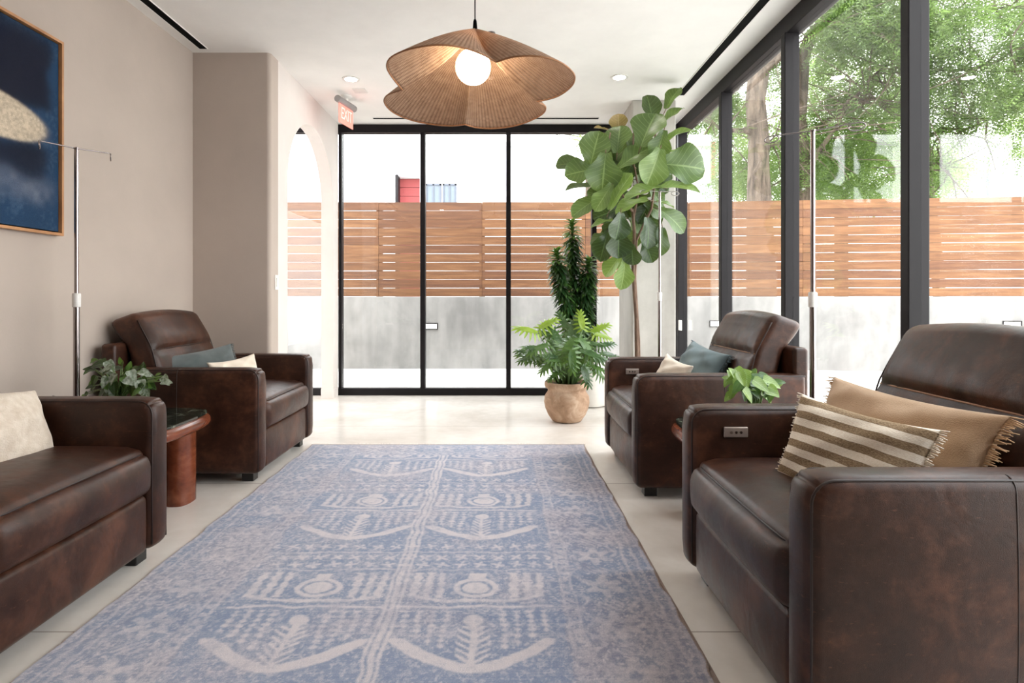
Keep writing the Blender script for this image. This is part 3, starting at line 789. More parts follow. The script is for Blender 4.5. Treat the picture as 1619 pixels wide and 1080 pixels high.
# striped fabric
M = Mat('striped_woven_cotton'); v = M.coord(); s_ = M.new('SeparateXYZ'); M.L(v, s_.inputs[0])
wv = M.math('ADD', s_.outputs['Y'], M.math('MULTIPLY', M.noise(v, 14, 3), 0.008))
st = M.math('GREATER_THAN', M.math('FRACT', M.math('MULTIPLY', wv, 21.0)), 0.50)
tex = M.noise(M.coord('Object',(1,4,1)), 160, 3)
M.color(M.mix(st, M.ramp(tex, [(0.3,srgb(230,214,194)),(0.7,srgb(248,240,226))]), M.ramp(tex, [(0.3,srgb(112,90,68)),(0.7,srgb(176,154,126))])))
M.rough(0.95).bump(M.math('ADD', tex, st), 0.5, 0.004).set(Specular_IOR_Level=0.1); M_stripe = M.m
M_tan = fabric('tan_linen', srgb(180,148,118), srgb(206,176,146)); M_tanfr = plain('tan_fringe', srgb(204,168,132), 0.9)
M_cream = fabric('cream_cotton', srgb(224,210,192), srgb(238,226,210)); M_creamfr = plain('cream_fringe', srgb(235,222,205), 0.9)
M_blue = fabric('slate_blue_linen', srgb(104,120,126), srgb(136,152,156)); M_bluefr = plain('slate_fringe', srgb(92,108,116), 0.9)
M_grey = fabric('grey_green_linen', srgb(78,86,86), srgb(106,112,112)); M_greyfr = plain('grey_fringe', srgb(92,98,98), 0.9)
M_wool = fabric('ivory_wool_boucle', srgb(206,190,172), srgb(228,216,202), 180, 1.0, 30)
# right front chair
p1_ = pillow('lumbar_pillow', 0.67, 0.34, 0.17, M_tan, 'long tan fringed pillow at the back of the right front recliner', (1.235,1.875,0.632), (0.10,-0.74,-0.015), (0.34,0,0.94), 5)
fringe(p1_, 0.67, 0.34, 0.035, M_tanfr)
p2_ = pillow('striped_pillow', 0.46, 0.30, 0.14, M_stripe, 'cream and brown striped pillow in front of the long tan one', (1.050,1.785,0.614), (0.17,-0.46,-0.03), (0.34,0.05,0.94), 8)
fringe(p2_, 0.46, 0.30, 0.018, M_creamfr, 4, n=60)
# right rear chair
p3_ = pillow('fringed_pillow', 0.45, 0.29, 0.19, M_blue, 'slate blue fringed pillow on the right recliner by the column', (1.265,3.76,0.645), (0.09,-0.52,-0.06), (0.45,0,0.9), 11)
fringe(p3_, 0.45, 0.29, 0.03, M_bluefr, 6)
pillow('small_pillow', 0.36, 0.24, 0.11, M_cream, 'small cream pillow in front of the slate blue one', (1.065,3.71,0.596), (0.07,-0.42,-0.05), (0.40,0,0.9), 12, pinch=0.12)
# left rear chair
p5_ = pillow('fringed_pillow', 0.58, 0.28, 0.17, M_grey, 'grey fringed pillow on the recliner in the left corner', (-2.00,3.90,0.612), (0.24,0.52,0.05), (-0.42,0,0.9), 14)
fringe(p5_, 0.58, 0.28, 0.03, M_greyfr, 7)
pillow('small_pillow', 0.38, 0.24, 0.12, M_cream, 'small cream pillow leaning on the grey one in the left corner', (-1.765,3.90,0.580), (0.18,0.40,0.03), (-0.35,0.0,0.9), 15, pinch=0.12)
# left front chair
pillow('boucle_pillow', 0.50, 0.32, 0.16, M_wool, 'fuzzy ivory pillow on the armchair at the left edge', (-1.85,2.12,0.605), (0.02,0.48,-0.06), (-0.38,-0.10,0.90), 16, pinch=0.06)

# ------------------------------------------------------------------ side tables
M_slab = Mat('dark_green_marble'); v = M_slab.coord(); f = M_slab.noise(v, 9, 8, 0.7, 1.6)
M_slab.color(M_slab.ramp(f, [(0.35, srgb(14,18,16)), (0.55, srgb(36,44,38)), (0.60, srgb(120,128,110)), (0.64, srgb(28,34,30))])).rough(0.08); M_slab = M_slab.m
def stadium(hx, hy, e=3.2, n=64):
    out = []
    for i in range(n):
        a = 2*PI*i/n; c, s = math.cos(a), math.sin(a)
        out.append((hx*math.copysign(abs(c)**(2/e), c), hy*math.copysign(abs(s)**(2/e), s)))
    return out
def side_table():
    t = thing('side_table', 'x', 'side table', group='cherry wood side tables')
    V = []; Fc = []; n = 64; hx, hy = 0.29, 0.355; th = 0.062
    prof = [(0.0,0.0)] + [(math.sin(a)*th/2-0.0, th/2-math.cos(a)*th/2) for a in np.linspace(0.1, PI-0.1, 12)]
    prof = [(-0.30, 0.0)] + [(-th/2+th/2*math.sin(a), th/2-th/2*math.cos(a)) for a in np.linspace(0, PI, 14)] + [(-0.30, th)]
    rings = []
    for (o, z) in prof:
        k = max(0.03, 1) ; sx = max(0.01, hx+o); sy = max(0.01, hy+o)
        rings.append([(x, y, 0.40+z) for x, y in stadium(sx, sy)])
    for rg in rings: V += rg
    for i in range(len(rings)-1):
        for k in range(n): Fc.append((i*n+k, i*n+(k+1)%n, (i+1)*n+(k+1)%n, (i+1)*n+k))
    Fc.append(tuple(range(n-1,-1,-1))); Fc.append(tuple((len(rings)-1)*n+k for k in range(n)))
    mesh('tabletop', V, Fc, M_tablewood, t, True, 50)
    MB().prism(stadium(hx-0.028, hy-0.028, 4.0), 0.4615, 0.474).build('stone_inset', M_slab, t, bevel=0.002)
    for sx in (-0.135, 0.135):
        for sy in (-0.175, 0.175):
            MB().prism([(sx+x, sy+y) for x, y in stadium(0.06, 0.085, 2.6, 28)], 0.0, 0.402).build('leg', M_tablewood, t, True, 50)
    return t
t1 = side_table(); t1.location = (-1.86, 2.98, 0); t1['label'] = 'cherry wood side table with dark stone inset between the left armchairs'
t2 = copy_tree(t1); t2.location = (1.125, 2.765, 0); t2['label'] = 'cherry wood side table between the right recliners'

# ------------------------------------------------------------------ drip stands
def drip_stand(ztop, collar_z, label, x, y, rot, wheels=5, half=0.17, flat=False):
    t = thing('drip_stand', label, 'IV pole', (x, y, 0), rot, 'chrome drip stands')
    MB().tube([(0,0,0.07),(0,0,collar_z)], 0.0145, 20).build('lower_pole', M_chrome, t, True, 40)
    MB().tube([(0,0,collar_z-0.02),(0,0,ztop)], 0.0105, 20).build('upper_pole', M_chrome, t, True, 40)
    MB().lathe([(0.0150,-0.035),(0.0190,-0.033),(0.0195,0.030),(0.0175,0.036),(0.0108,0.037)], 24, T(0,0,collar_z)).build('collar', M_whiteplastic, t, True, 40)
    MB().lathe([(0.0108,0),(0.014,0.002),(0.014,0.008),(0.004,0.012)], 20, T(0,0,ztop-0.004)).build('cap', M_chrome, t, True, 40)
    for s in (-1, 1):
        pts = [(0.0,0,ztop), (s*half*0.55,0,ztop+0.004), (s*(half-0.02),0,ztop+0.006)]
        L_ = []
        for a in np.linspace(0, 1.75*PI, 18):
            L_.append((s*(half-0.02+0.038*math.sin(a)*0.9), 0.006*a/PI*s, ztop+0.006-0.017*(1-math.cos(a))) if flat else (s*(half-0.012+0.010*math.sin(a)), 0.026*math.sin(a)*s, ztop+0.006-0.020*(1-math.cos(a))))
        MB().tube(pts+L_[1:], 0.0032, 8).build('hook', M_chrome, t, True, 60)
    for k in range(wheels):
        a = 2*PI*k/wheels+0.3; c, s = math.cos(a), math.sin(a)
        lg = MB().tube([(0.01*c,0.01*s,0.095),(0.12*c,0.12*s,0.085),(0.23*c,0.23*s,0.062)], [0.014,0.012,0.010], 10).build('base_leg', M_chrome, t, True, 60)
        w_ = MB().tube([(0.23*c-0.011*s,0.23*s+0.011*c,0.026),(0.23*c+0.011*s,0.23*s-0.011*c,0.026)], 0.026, 18)
        w_.tube([(0.23*c,0.23*s,0.03),(0.23*c,0.23*s,0.064)], 0.006, 8)
        w_.build('caster', M_blackleg, lg, True, 40)
    MB().lathe([(0.015,0.06),(0.034,0.065),(0.034,0.10),(0.015,0.125)], 24).build('hub', M_chrome, t, True, 40)
    return t
q = P(121,235,3.05); drip_stand(q.z, P(0,475,3.05).z, 'chrome drip stand in front of the left wall beside the painting', q.x, 3.05, math.radians(55), half=0.17)
q = P(1285,207,2.78); drip_stand(q.z, P(0,474,2.78).z, 'chrome drip stand in front of the right windows between the recliners', q.x, 2.78, math.radians(-38), half=0.20, flat=True)
q = P(1043,303,4.95); drip_stand(q.z, P(0,469,4.95).z, 'chrome drip stand in front of the concrete column beside the fig', q.x, 4.95, math.radians(12), half=0.165, flat=True)

# ------------------------------------------------------------------ painting on the left wall
def value_noise(g, H, W_, cell):
    gh, gw = int(H/cell)+3, int(W_/cell)+3; R_ = g.random((gh,gw))
    y = np.arange(H)/cell; x = np.arange(W_)/cell; yi = y.astype(int); xi = x.astype(int); fy = y-yi; fx = x-xi
    fy = fy*fy*(3-2*fy); fx = fx*fx*(3-2*fx)
    a = R_[yi][:,xi]; b = R_[yi][:,xi+1]; c = R_[yi+1][:,xi]; d = R_[yi+1][:,xi+1]
    return (a*(1-fx)+b*fx)*(1-fy)[:,None]+(c*(1-fx)+d*fx)*fy[:,None]
def lin(c): 
    c = np.asarray(c, float)/255; return np.where(c <= 0.04045, c/12.92, ((c+0.055)/1.055)**2.4)
def grid_mesh(name, Pts, Cols, mat, parent=None):
    H_, W_ = Pts.shape[:2]; me = bpy.data.meshes.new(name)
    me.vertices.add(H_*W_); me.vertices.foreach_set('co', Pts.astype(np.float32).ravel())
    i = np.arange((H_-1)*(W_-1)); r_, c_ = i//(W_-1), i%(W_-1); a = r_*W_+c_
    q = np.stack([a, a+1, a+W_+1, a+W_], 1).astype(np.int32); nf = len(q)
    me.loops.add(nf*4); me.loops.foreach_set('vertex_index', q.ravel())
    me.polygons.add(nf); me.polygons.foreach_set('loop_start', np.arange(0,nf*4,4,dtype=np.int32)); me.polygons.foreach_set('loop_total', np.full(nf,4,dtype=np.int32))
    me.update(calc_edges=True)
    ca = me.color_attributes.new('pattern','FLOAT_COLOR','POINT')
    ca.data.foreach_set('color', np.concatenate([Cols, np.ones((H_,W_,1))],2).astype(np.float32).ravel())
    me.materials.append(mat); me.polygons.foreach_set('use_smooth',[True]*nf)
    o = bpy.data.objects.new(name, me); return link(o, parent)
def attr_mat(name, rough, bs, bstr, fine):
    M = Mat(name); a = M.new('Attribute'); a.attribute_name = 'pattern'
    v = M.coord('Object', fine); n_ = M.noise(v, bs, 3, 0.6)
    M.color(M.mix(1.0, a.outputs['Color'], M.ramp(n_, [(0.25,(0.62,0.62,0.64,1)),(0.75,(1.3,1.3,1.3,1))]), 'MULTIPLY')).rough(rough)
    M.bump(n_, bstr, 0.003).set(Specular_IOR_Level=0.15); return M
def painting():
    y0, y1, z0, z1 = 2.02, 3.21, 1.43, 2.487
    t = thing('framed_painting', 'large dark blue abstract painting in thin wood frame on left wall', 'painting', (XL, (y0+y1)/2, (z0+z1)/2))
    hy, hz = (y1-y0)/2, (z1-z0)/2; e = 0.014
    m = MB(); m.box(0.002,0.045,-hy,hy,hz-e,hz); m.box(0.002,0.045,-hy,hy,-hz,-hz+e); m.box(0.002,0.045,-hy,-hy+e,-hz+e,hz-e); m.box(0.002,0.045,hy-e,hy,-hz+e,hz-e)
    m.build('frame', wood('light_oak_frame', srgb(150,104,68), srgb(180,130,88), srgb(200,150,104), 0.4), t)
    MB().box(0.003,0.030,-hy+e+0.006,hy-e-0.006,-hz+e+0.006,hz-e-0.006).build('backing', M_slot, t)
    g = np.random.default_rng(3); H_, W_ = 260, 290
    Z = np.linspace(z0+e+0.008, z1-e-0.008, H_)[:,None]; Y = np.linspace(y0+e+0.008, y1-e-0.008, W_)[None,:]
    n1 = value_noise(g,H_,W_,34); n2 = value_noise(g,H_,W_,9); n3 = value_noise(g,H_,W_,3)
    navy = lin((10,14,34)); blue = lin((28,58,88)); lightb = lin((72,98,124)); cream = lin((196,180,158))
    A = np.zeros((H_,W_,3))+blue
    def mixin(A, c, m): return A*(1-m[...,None])+c*m[...,None]
    sg = lambda x, w: 1/(1+np.exp(-x/w))
    A = mixin(A, lightb, np.clip((n1*0.5+n2*0.3+n3*0.3-0.55)*1.6,0,1)*0.8*np.ones((H_,W_)))
    wob_ = 0.05*(n1-0.5)+0.015*(n2-0.5)
    # faint pale smear low down
    A = mixin(A, lin((118,124,138)), np.clip(sg(0.055-np.abs(Z-1.665+wob_+0.10*(Y-2.95)),0.016)*sg(3.12-Y,0.03)*(0.45+0.6*n2),0,1)*0.75)
    # dark blocks
    A = mixin(A, navy, sg(Z-2.06+wob_-0.12*(Y-2.9),0.012)*sg(3.135-Y+wob_,0.012)*sg(2.45-Z+wob_,0.02)*0.96)
    A = mixin(A, navy, sg(1.87-Z+wob_,0.012)*sg(Z-1.71+wob_,0.02)*sg(3.10-Y+wob_,0.018)*0.92)
    # cream lozenge
    ey = (Y-2.58)/0.52; ez = (Z-1.975-0.05*(2.9-Y))/(0.118)
    A = mixin(A, cream*(0.75+0.45*n3[...,None]), sg(1-(np.abs(ey)**2.4+np.abs(ez)**2.2)+wob_,0.05))
    Pts = np.zeros((H_,W_,3)); Pts[...,0] = 0.0305; Pts[...,1] = Y-(y0+y1)/2; Pts[...,2] = Z-(z0+z1)/2
    M = attr_mat('painted_canvas', 0.6, 300, 0.2, (1,1,1)); 
    o = grid_mesh('canvas', Pts[:, :, :], A, M.m, t)
painting()

# ------------------------------------------------------------------ pendant shade
def catmull(P_, n):
    out = []; N = len(P_)
    for i in range(N):
        p0, p1, p2, p3 = P_[(i-1)%N], P_[i], P_[(i+1)%N], P_[(i+2)%N]
        for k in range(n):
            t = k/n
            out.append(0.5*((2*p1)+(p2-p0)*t+(2*p0-5*p1+4*p2-p3)*t*t+(3*p1-p0-3*p2+p3)*t**3))
    return out
M = Mat('woven_rattan'); a = M.new('Attribute'); a.attribute_name = 'leafuv'; s_ = M.new('SeparateXYZ'); M.L(a.outputs['Vector'], s_.inputs[0])
rib = M.math('ABSOLUTE', M.math('SINE', M.math('MULTIPLY', s_.outputs['X'], PI*150)))
row = M.math('ABSOLUTE', M.math('SINE', M.math('ADD', M.math('MULTIPLY', s_.outputs['Y'], PI*95), M.math('MULTIPLY', M.math('GREATER_THAN', M.math('FRACT', M.math('MULTIPLY', s_.outputs['X'], 65)), 0.5), PI/2))))
nz_ = M.noise(M.coord(), 26, 4)
h = M.math('ADD', M.math('MULTIPLY', rib, 0.5), M.math('MULTIPLY', row, 0.5))
c = M.ramp(M.math('ADD', M.math('MULTIPLY', h, 0.6), M.math('MULTIPLY', nz_, 0.4)), [(0.2, srgb(108,82,66)), (0.5, srgb(166,134,112)), (0.8, srgb(206,178,154))])
M.color(c).rough(0.7); M.bump(h, 0.8, 0.004)
tr = M.new('BsdfTranslucent'); M.L(c, tr.inputs[0]); tp_ = M.new('BsdfTransparent')
mx = M.new('MixShader'); mx.inputs[0].default_value = 0.42; M.L(M.bs.outputs[0], mx.inputs[1]); M.L(tr.outputs[0], mx.inputs[2])
hole = M.math('MULTIPLY', M.math('LESS_THAN', h, 0.30), 0.75)
m2 = M.new('MixShader'); M.L(hole, m2.inputs[0]); M.L(mx.outputs[0], m2.inputs[1]); M.L(tp_.outputs[0], m2.inputs[2]); M.L(m2.outputs[0], M.out.inputs[0]); M_rattan = M.m
def pendant():
    D0 = 3.1; ap = P(751,46,D0)
    t = thing('pendant_lamp', 'woven rattan pendant lamp with a scalloped four-lobed shade', 'pendant lamp', (ap.x, ap.y, CEIL))
    org = Vector((ap.x, ap.y, CEIL))
    lobes = [ # each lobe between two creases: (px, py, depth offset)
        [(785,98,-.36),(812,90,-.43),(850,89,-.46),(885,98,-.42),(906,115,-.32),(908,128,-.24),(900,140,-.15),(880,153,-.05),(850,161,.03)],
        [(850,161,.03),(862,168,.12),(860,178,.22),(845,188,.32),(818,198,.42),(785,203,.47),(755,202,.45),(735,197,.38)],
        [(735,197,.38),(715,199,.45),(685,197,.48),(650,190,.45),(622,178,.36),(608,163,.25),(612,151,.12),(636,142,-.03)],
        [(636,142,-.03),(622,125,-.14),(612,108,-.24),(615,94,-.32),(632,83,-.40),(660,75,-.46),(695,71,-.48),(730,75,-.45),(760,85,-.41),(785,98,-.36)]]
    rim = []; lobe = []
    for L_ in lobes:
        pts = [P(x,y,D0+d) for x,y,d in L_]; n = len(pts)-1; K = 40
        ext = [pts[0]*2-pts[1]]+pts+[pts[-1]*2-pts[-2]]
        for k in range(K):
            f = k/K*n; i = int(f); u = f-i; p0,p1,p2,p3 = ext[i],ext[i+1],ext[i+2],ext[i+3]
            rim.append(0.5*((2*p1)+(p2-p0)*u+(2*p0-5*p1+4*p2-p3)*u*u+(3*p1-p0-3*p2+p3)*u**3)); lobe.append(math.sin(PI*k/K))
    N = len(rim); R_ = 30; V = []; uv = []; Fc = []
    cen = sum(rim, Vector())/N
    for j in range(R_+1):
        tt = 0.02+0.98*j/R_
        for i in range(N):
            e = rim[i]; p = ap+(e-ap)*tt
            out = Vector((e.x-cen.x, e.y-cen.y, 0)).normalized()
            b = lobe[i]**0.8*math.sin(PI*tt)
            p = p + Vector((0,0,0.014*b)) + out*0.006*b - Vector((0,0,1))*0.012*math.sin(PI*tt)*(1-lobe[i])**2 - out*(0.035*math.sin(PI*tt)*(1-lobe[i])**3)
            V.append(p-org); uv.append((i/N, tt*0.75, 0))
    for j in range(R_):
        for i in range(N):
            Fc.append((j*N+i, j*N+(i+1)%N, (j+1)*N+(i+1)%N, (j+1)*N+i))
    V2 = V; sh = mesh('shade', V2, Fc, M_rattan, t)
    at = sh.data.attributes.new('leafuv','FLOAT_VECTOR','POINT'); at.data.foreach_set('vector', np.array(uv, dtype=np.float32).ravel())
    so = sh.modifiers.new('solid','SOLIDIFY'); so.thickness = 0.004
    ring = [p-org for p in rim]
    MB().tube(ring+[ring[0]], 0.0042, 8, caps=False).build('rim', plain('rattan_rim', srgb(150,102,66), 0.6, 0, 0.2, 60), sh, True)
    MB().tube([(0,0,0.0),(0,0,ap.z-CEIL+0.02)], 0.0032, 8).build('cord', M_slot, t, True)
    MB().lathe([(0.002,0.0),(0.055,0.0),(0.055,-0.02),(0.01,-0.026),(0.002,-0.026)], 24).build('ceiling_rose', M_slot, t, True, 40)
    MB().lathe([(0.006,0.05),(0.009,0.04),(0.012,0.0),(0.010,-0.05),(0.018,-0.06),(0.020,-0.13)], 16, T(0,0,ap.z-CEIL)).build('lamp_holder', M_slot, t, True, 40)
    g_ = P(748,106,D0-0.02); b_ = bmesh.new(); bmesh.ops.create_uvsphere(b_, u_segments=32, v_segments=20, radius=0.092); me = bpy.data.meshes.new('globe'); b_.to_mesh(me)
    me.polygons.foreach_set('use_smooth',[True]*len(me.polygons)); me.materials.append(emis('warm_globe', (1.0,0.78,0.52,1), 8.5))
    o = bpy.data.objects.new('globe_bulb', me); link(o, t); o.location = g_-org
pendant()

# ------------------------------------------------------------------ rug
def rug():
    x0, x1, y0, y1 = -1.385, 0.625, 1.05, 4.34
    W_, H_ = 670, 1000; g = np.random.default_rng(5)
    X = np.linspace(x0, x1, W_)[None,:]*np.ones((H_,1)); Y = np.linspace(y0, y1, H_)[:,None]*np.ones((1,W_))
    cx = -0.385; U = X-cx; M_ = np.zeros((H_,W_))
    # rough hand-drawn wobble
    wx = 0.016*(value_noise(g,H_,W_,22)-0.5); wy = 0.016*(value_noise(g,H_,W_,22)-0.5)
    u_ = U+wx; y_ = Y+wy
    FW = 0.60                                              # half width of the field
    TW = 0.285; per = 0.93; yb = 1.70                      # one column of motifs each side
    side = np.sign(u_); tx = np.abs(u_)-TW-0.012; ty = np.mod(y_-yb, per); row = np.floor((y_-yb)/per)
    def add(m, val=1.0):
        nonlocal M_; M_ = np.maximum(M_, m*val)
    infield = np.abs(u_) < FW
    F_ = np.zeros((H_,W_))
    # crescent boat: thick in the middle, horns up
    ax = np.abs(tx)/0.265; low = 0.15*ax**1.7; th = 0.034*(1-ax**2.5)*0.5+0.034*np.clip(ax,0,1)*(1-np.clip((ax-0.86)/0.14,0,1))
    boat = ((ty > low) & (ty < low+0.022+th) & (ax < 1)).astype(float); F_ = np.maximum(F_, boat)
    # a second fainter boat higher up
    low2 = 0.20+0.13*ax**1.7; F_ = np.maximum(F_, 0.0*boat)
    # stem with chevron leaves and a round head
    stem = (np.abs(tx) < 0.009) & (ty > 0.03) & (ty < 0.27); chev = (np.abs(tx) < 0.05) & (np.mod(ty-np.abs(tx)*0.9, 0.034) < 0.014) & (ty > 0.04) & (ty < 0.24)
    F_ = np.maximum(F_, (stem|chev).astype(float))
    F_ = np.maximum(F_, ((tx**2+(ty-0.28)**2) < 0.034**2).astype(float))
    # columns of little leaves standing in the boat
    cxm = np.mod(np.abs(tx)+0.018, 0.046)-0.023
    inside = (ty > low+0.085) & (ty < 0.34) & (np.abs(tx) > 0.06) & (ax < 0.97)
    lf = (np.abs(cxm) < 0.014*(0.55+0.45*np.sin(ty*2*PI/0.030))) 
    F_ = np.maximum(F_, 0.8*(inside & lf))
    # line above, then large vases
    F_ = np.maximum(F_, 0.9*((np.abs(ty-0.365) < 0.007) & (ax < 1.05)))
    vase = ((tx/0.085)**2+((ty-0.50)/0.075)**2 < 1) & ~(np.abs((tx/0.058)**2+((ty-0.50)/0.050)**2-1) < 0.22)
    neck = (np.abs(tx) < 0.03) & (ty > 0.55) & (ty < 0.61)
    F_ = np.maximum(F_, (vase|neck).astype(float))
    foot = (np.abs(ty-0.405-0.05*ax**3) < 0.010) & (ax < 0.95); F_ = np.maximum(F_, foot*0.9)
    for c in (0.135, 0.185, 0.235):
        d = np.abs(np.abs(tx)-c); F_ = np.maximum(F_, 0.85*((d < 0.017*(0.5+0.5*np.abs(np.sin(ty*PI/0.05)))) & (ty > 0.43) & (ty < 0.62)))
    # star rows
    for ry in (0.69, 0.755, 0.86):
        sx_ = np.mod(tx+0.0375, 0.075)-0.0375; sy_ = ty-ry; rr = np.hypot(sx_, sy_); an = np.arctan2(sy_, sx_)
        F_ = np.maximum(F_, 0.9*(rr < 0.018+0.011*np.cos(4*an+ry*20)))
    F_ = np.maximum(F_, 0.7*(np.abs(ty-0.805) < 0.005)); F_ = np.maximum(F_, 0.7*(np.abs(ty-0.645) < 0.004))
    F_ = np.maximum(F_, 0.9*((np.abs(u_) < 0.030) & (np.abs(np.abs(u_)-0.014) > 0.004)))
    F_ = F_*infield
    # borders: stripes plus a meander of blossoms
    au = np.abs(u_); ye = np.minimum(Y-y0, y1-Y); e_ = np.minimum(1.005-au, ye)     # distance to the edge
    bord = ~((au < FW) & (ye > 0.30)); bd = np.maximum(au-FW, 0.30-ye)
    B = np.zeros((H_,W_))
    for s in (0.015, 0.055, 0.30, 0.345, 0.385): B = np.maximum(B, 0.8*(np.abs(bd-s) < 0.006))
    along = np.where(au-FW > 0.30-ye, Y, X)
    mm = np.mod(along, 0.26)-0.13; rr = np.hypot(mm, bd-0.175); an = np.arctan2(bd-0.175, mm)
    B = np.maximum(B, 0.9*((rr < 0.062+0.022*np.cos(6*an)) & (rr > 0.022)))
    mm2 = np.mod(along+0.13, 0.26)-0.13; rr2 = np.hypot(mm2*1.4, bd-0.175); B = np.maximum(B, 0.7*((rr2 < 0.05) & (np.mod(mm2+bd,0.03) < 0.017)))
    B = np.maximum(B, 0.8*((np.abs(bd-0.035) < 0.011) & (np.mod(along,0.05) < 0.028)))
    B = np.maximum(B, 0.6*((np.abs(bd-0.085-0.018*np.sin(along*2*PI/0.13)) < 0.007) | (np.abs(bd-0.26-0.018*np.sin(along*2*PI/0.13)) < 0.007)))
    F_ = np.where(bord, B*0.8, F_)
    if True:
        # wear: the pattern fades in patches and in the border
        n1 = value_noise(g,H_,W_,70); n2 = value_noise(g,H_,W_,14); n3 = value_noise(g,H_,W_,5); n4 = g.random((H_,W_))
        # scattered small flecks
        fl = (value_noise(g,H_,W_,6)*0.6+value_noise(g,H_,W_,3)*0.4); flecks = np.clip((fl-0.52)*5,0,1)
        for _ in range(2):
            F_ = (F_+np.roll(F_,1,0)+np.roll(F_,-1,0)+np.roll(F_,1,1)+np.roll(F_,-1,1))/5
        keep = np.clip(0.90-0.20*bord-0.55*(n1-0.4)-0.35*(n2-0.5), 0.18, 0.95)
        fl2 = value_noise(g,H_,W_,3.4)*0.5+value_noise(g,H_,W_,1.8)*0.5; flecks = np.maximum(flecks*0.6, np.clip((fl2-0.54)*5,0,1))
        F2 = F_*keep + flecks*(1-F_)*np.where(bord,0.56,0.46)+0.08
        F2 = np.clip(F2+0.35*(n3-0.5)+0.35*(n4-0.5)+0.30*(n1-0.5), 0, 1)
        F2 = np.clip(F2+0.14*(value_noise(g,H_,max(2,W_//14),1.0)[:,np.minimum(np.arange(W_)//14,W_//14-1)]-0.5),0,1)
        # horizontal abrash
        ab = np.repeat(g.random((H_,1)),W_,1)*0.10+value_noise(g,H_,1,18)*0.16; F2 = np.clip(F2+ab-0.12,0,1)
        blue = lin((114,131,162)); pale = lin((208,199,201)); plum = lin((130,127,148)); 
        m = np.clip((n1+n2*0.4+0.35*bord-0.75)*1.2,0,0.7)[...,None]
        base = blue*(1-m)+plum*m
        C_ = base*(1-F2[...,None])+pale*F2[...,None]
        edge = (e_ < 0.012)[...,None]; C_ = np.where(edge, lin((150,130,120)), C_)
    skew = -0.012*(Y-y0)
    Z = 0.0105+0.0012*value_noise(g,H_,W_,30)+0.008*np.exp(-((Y-2.30-0.12*(X-0.4))/0.035)**2)*np.clip((X-0.15)/0.4,0,1)*np.clip((0.66-X)/0.05,0,1)
    Z = np.where(e_ < 0.006, 0.001, Z)
    Pts = np.stack([X+skew*0.6+0.006*(value_noise(g,H_,1,60)-0.5), Y, Z], 2)
    M = attr_mat('faded_wool_rug', 0.95, 90, 0.7, (3,9,1)); 
    M.set(Sheen_Weight=0.5, Sheen_Roughness=0.4)
    t = thing('area_rug', 'faded blue and cream patterned rug on the floor between the armchairs', 'rug', (0,0,0))
    grid_mesh('pile', Pts, C_, M.m, t)
    mb = MB(); gg = np.random.default_rng(9)
    for i in range(520):
        x = x0+(x1-x0)*i/519-0.0237; l = gg.uniform(0.02,0.045); s = gg.uniform(-0.014,0.014)
        mb.tube([(x,y1-0.004,0.009),(x+s*0.5,y1+l*0.5,0.008),(x+s,y1+l,0.0035)], [0.0028,0.0030,0.0018], 4)
    mb.build('fringe', plain('cream_rug_fringe', srgb(226,214,205), 0.9), t, True)['kind'] = 'stuff'
rug()

# ------------------------------------------------------------------ leaves
def frame_from(tip, normal):
    Yd = Vector(tip).normalized(); N = Vector(normal); N = (N-Yd*N.dot(Yd))
    if N.length < 1e-4: N = Vector((0,0,1))-Yd*Yd.z
    N.normalize(); Xd = Yd.cross(N); return Matrix((Xd, Yd, N)).transposed().to_4x4()
class Leaves:
    def __init__(s): s.V = []; s.F = []; s.uv = []
    def add(s, base, tip, normal, L_, wfun, W_, nl=12, nw=6, cup=0.15, curl=0.25, wave=0.0, ph=0.0, twist=0.0):
        M = frame_from(tip, normal); n0 = len(s.V); b = Vector(base)
        for i in range(nl+1):
            t = i/nl; w = wfun(t)*W_
            for j in range(nw+1):
                a = -1+2*j/nw
                x = a*w; y = L_*t*(1-0.10*curl*t)
                z = cup*w*abs(a)**1.25 - curl*L_*t*t*0.5 + wave*L_*math.sin(t*11+ph+(0 if a>0 else 2.1))*abs(a)**2
                s.V.append(b+(M @ Vector((x,y,z)))); s.uv.append((a,t,0))
        for i in range(nl):
            for j in range(nw):
                q = n0+i*(nw+1)+j; s.F.append((q,q+1,q+nw+2,q+nw+1))
    def build(s, name, mat, parent):
        o = mesh(name, s.V, s.F, mat, parent)
        at = o.data.attributes.new('leafuv','FLOAT_VECTOR','POINT')
        at.data.foreach_set('vector', np.array([tuple(u) for u in s.uv], dtype=np.float32).ravel()); return o
def w_fiddle(t):
    # broad rounded end, waist in the lower half
    return max(0.02, (0.42+0.58*min(1,max(0,(t-0.18)/0.40))**1.2)*math.sin(PI*min(1,0.10+0.90*t**0.9))**0.42) if t < 1 else 0.02
def w_oval(t): return max(0.01, math.sin(PI*t**0.85)**0.75)
def w_blade(t): return max(0.01, math.sin(PI*min(1,0.12+0.88*t))**0.7*(1-0.15*t))
def w_heart(t): return max(0.01, (math.sin(PI*min(1,0.18+0.82*t**0.8)))**0.65*(1-0.35*t))

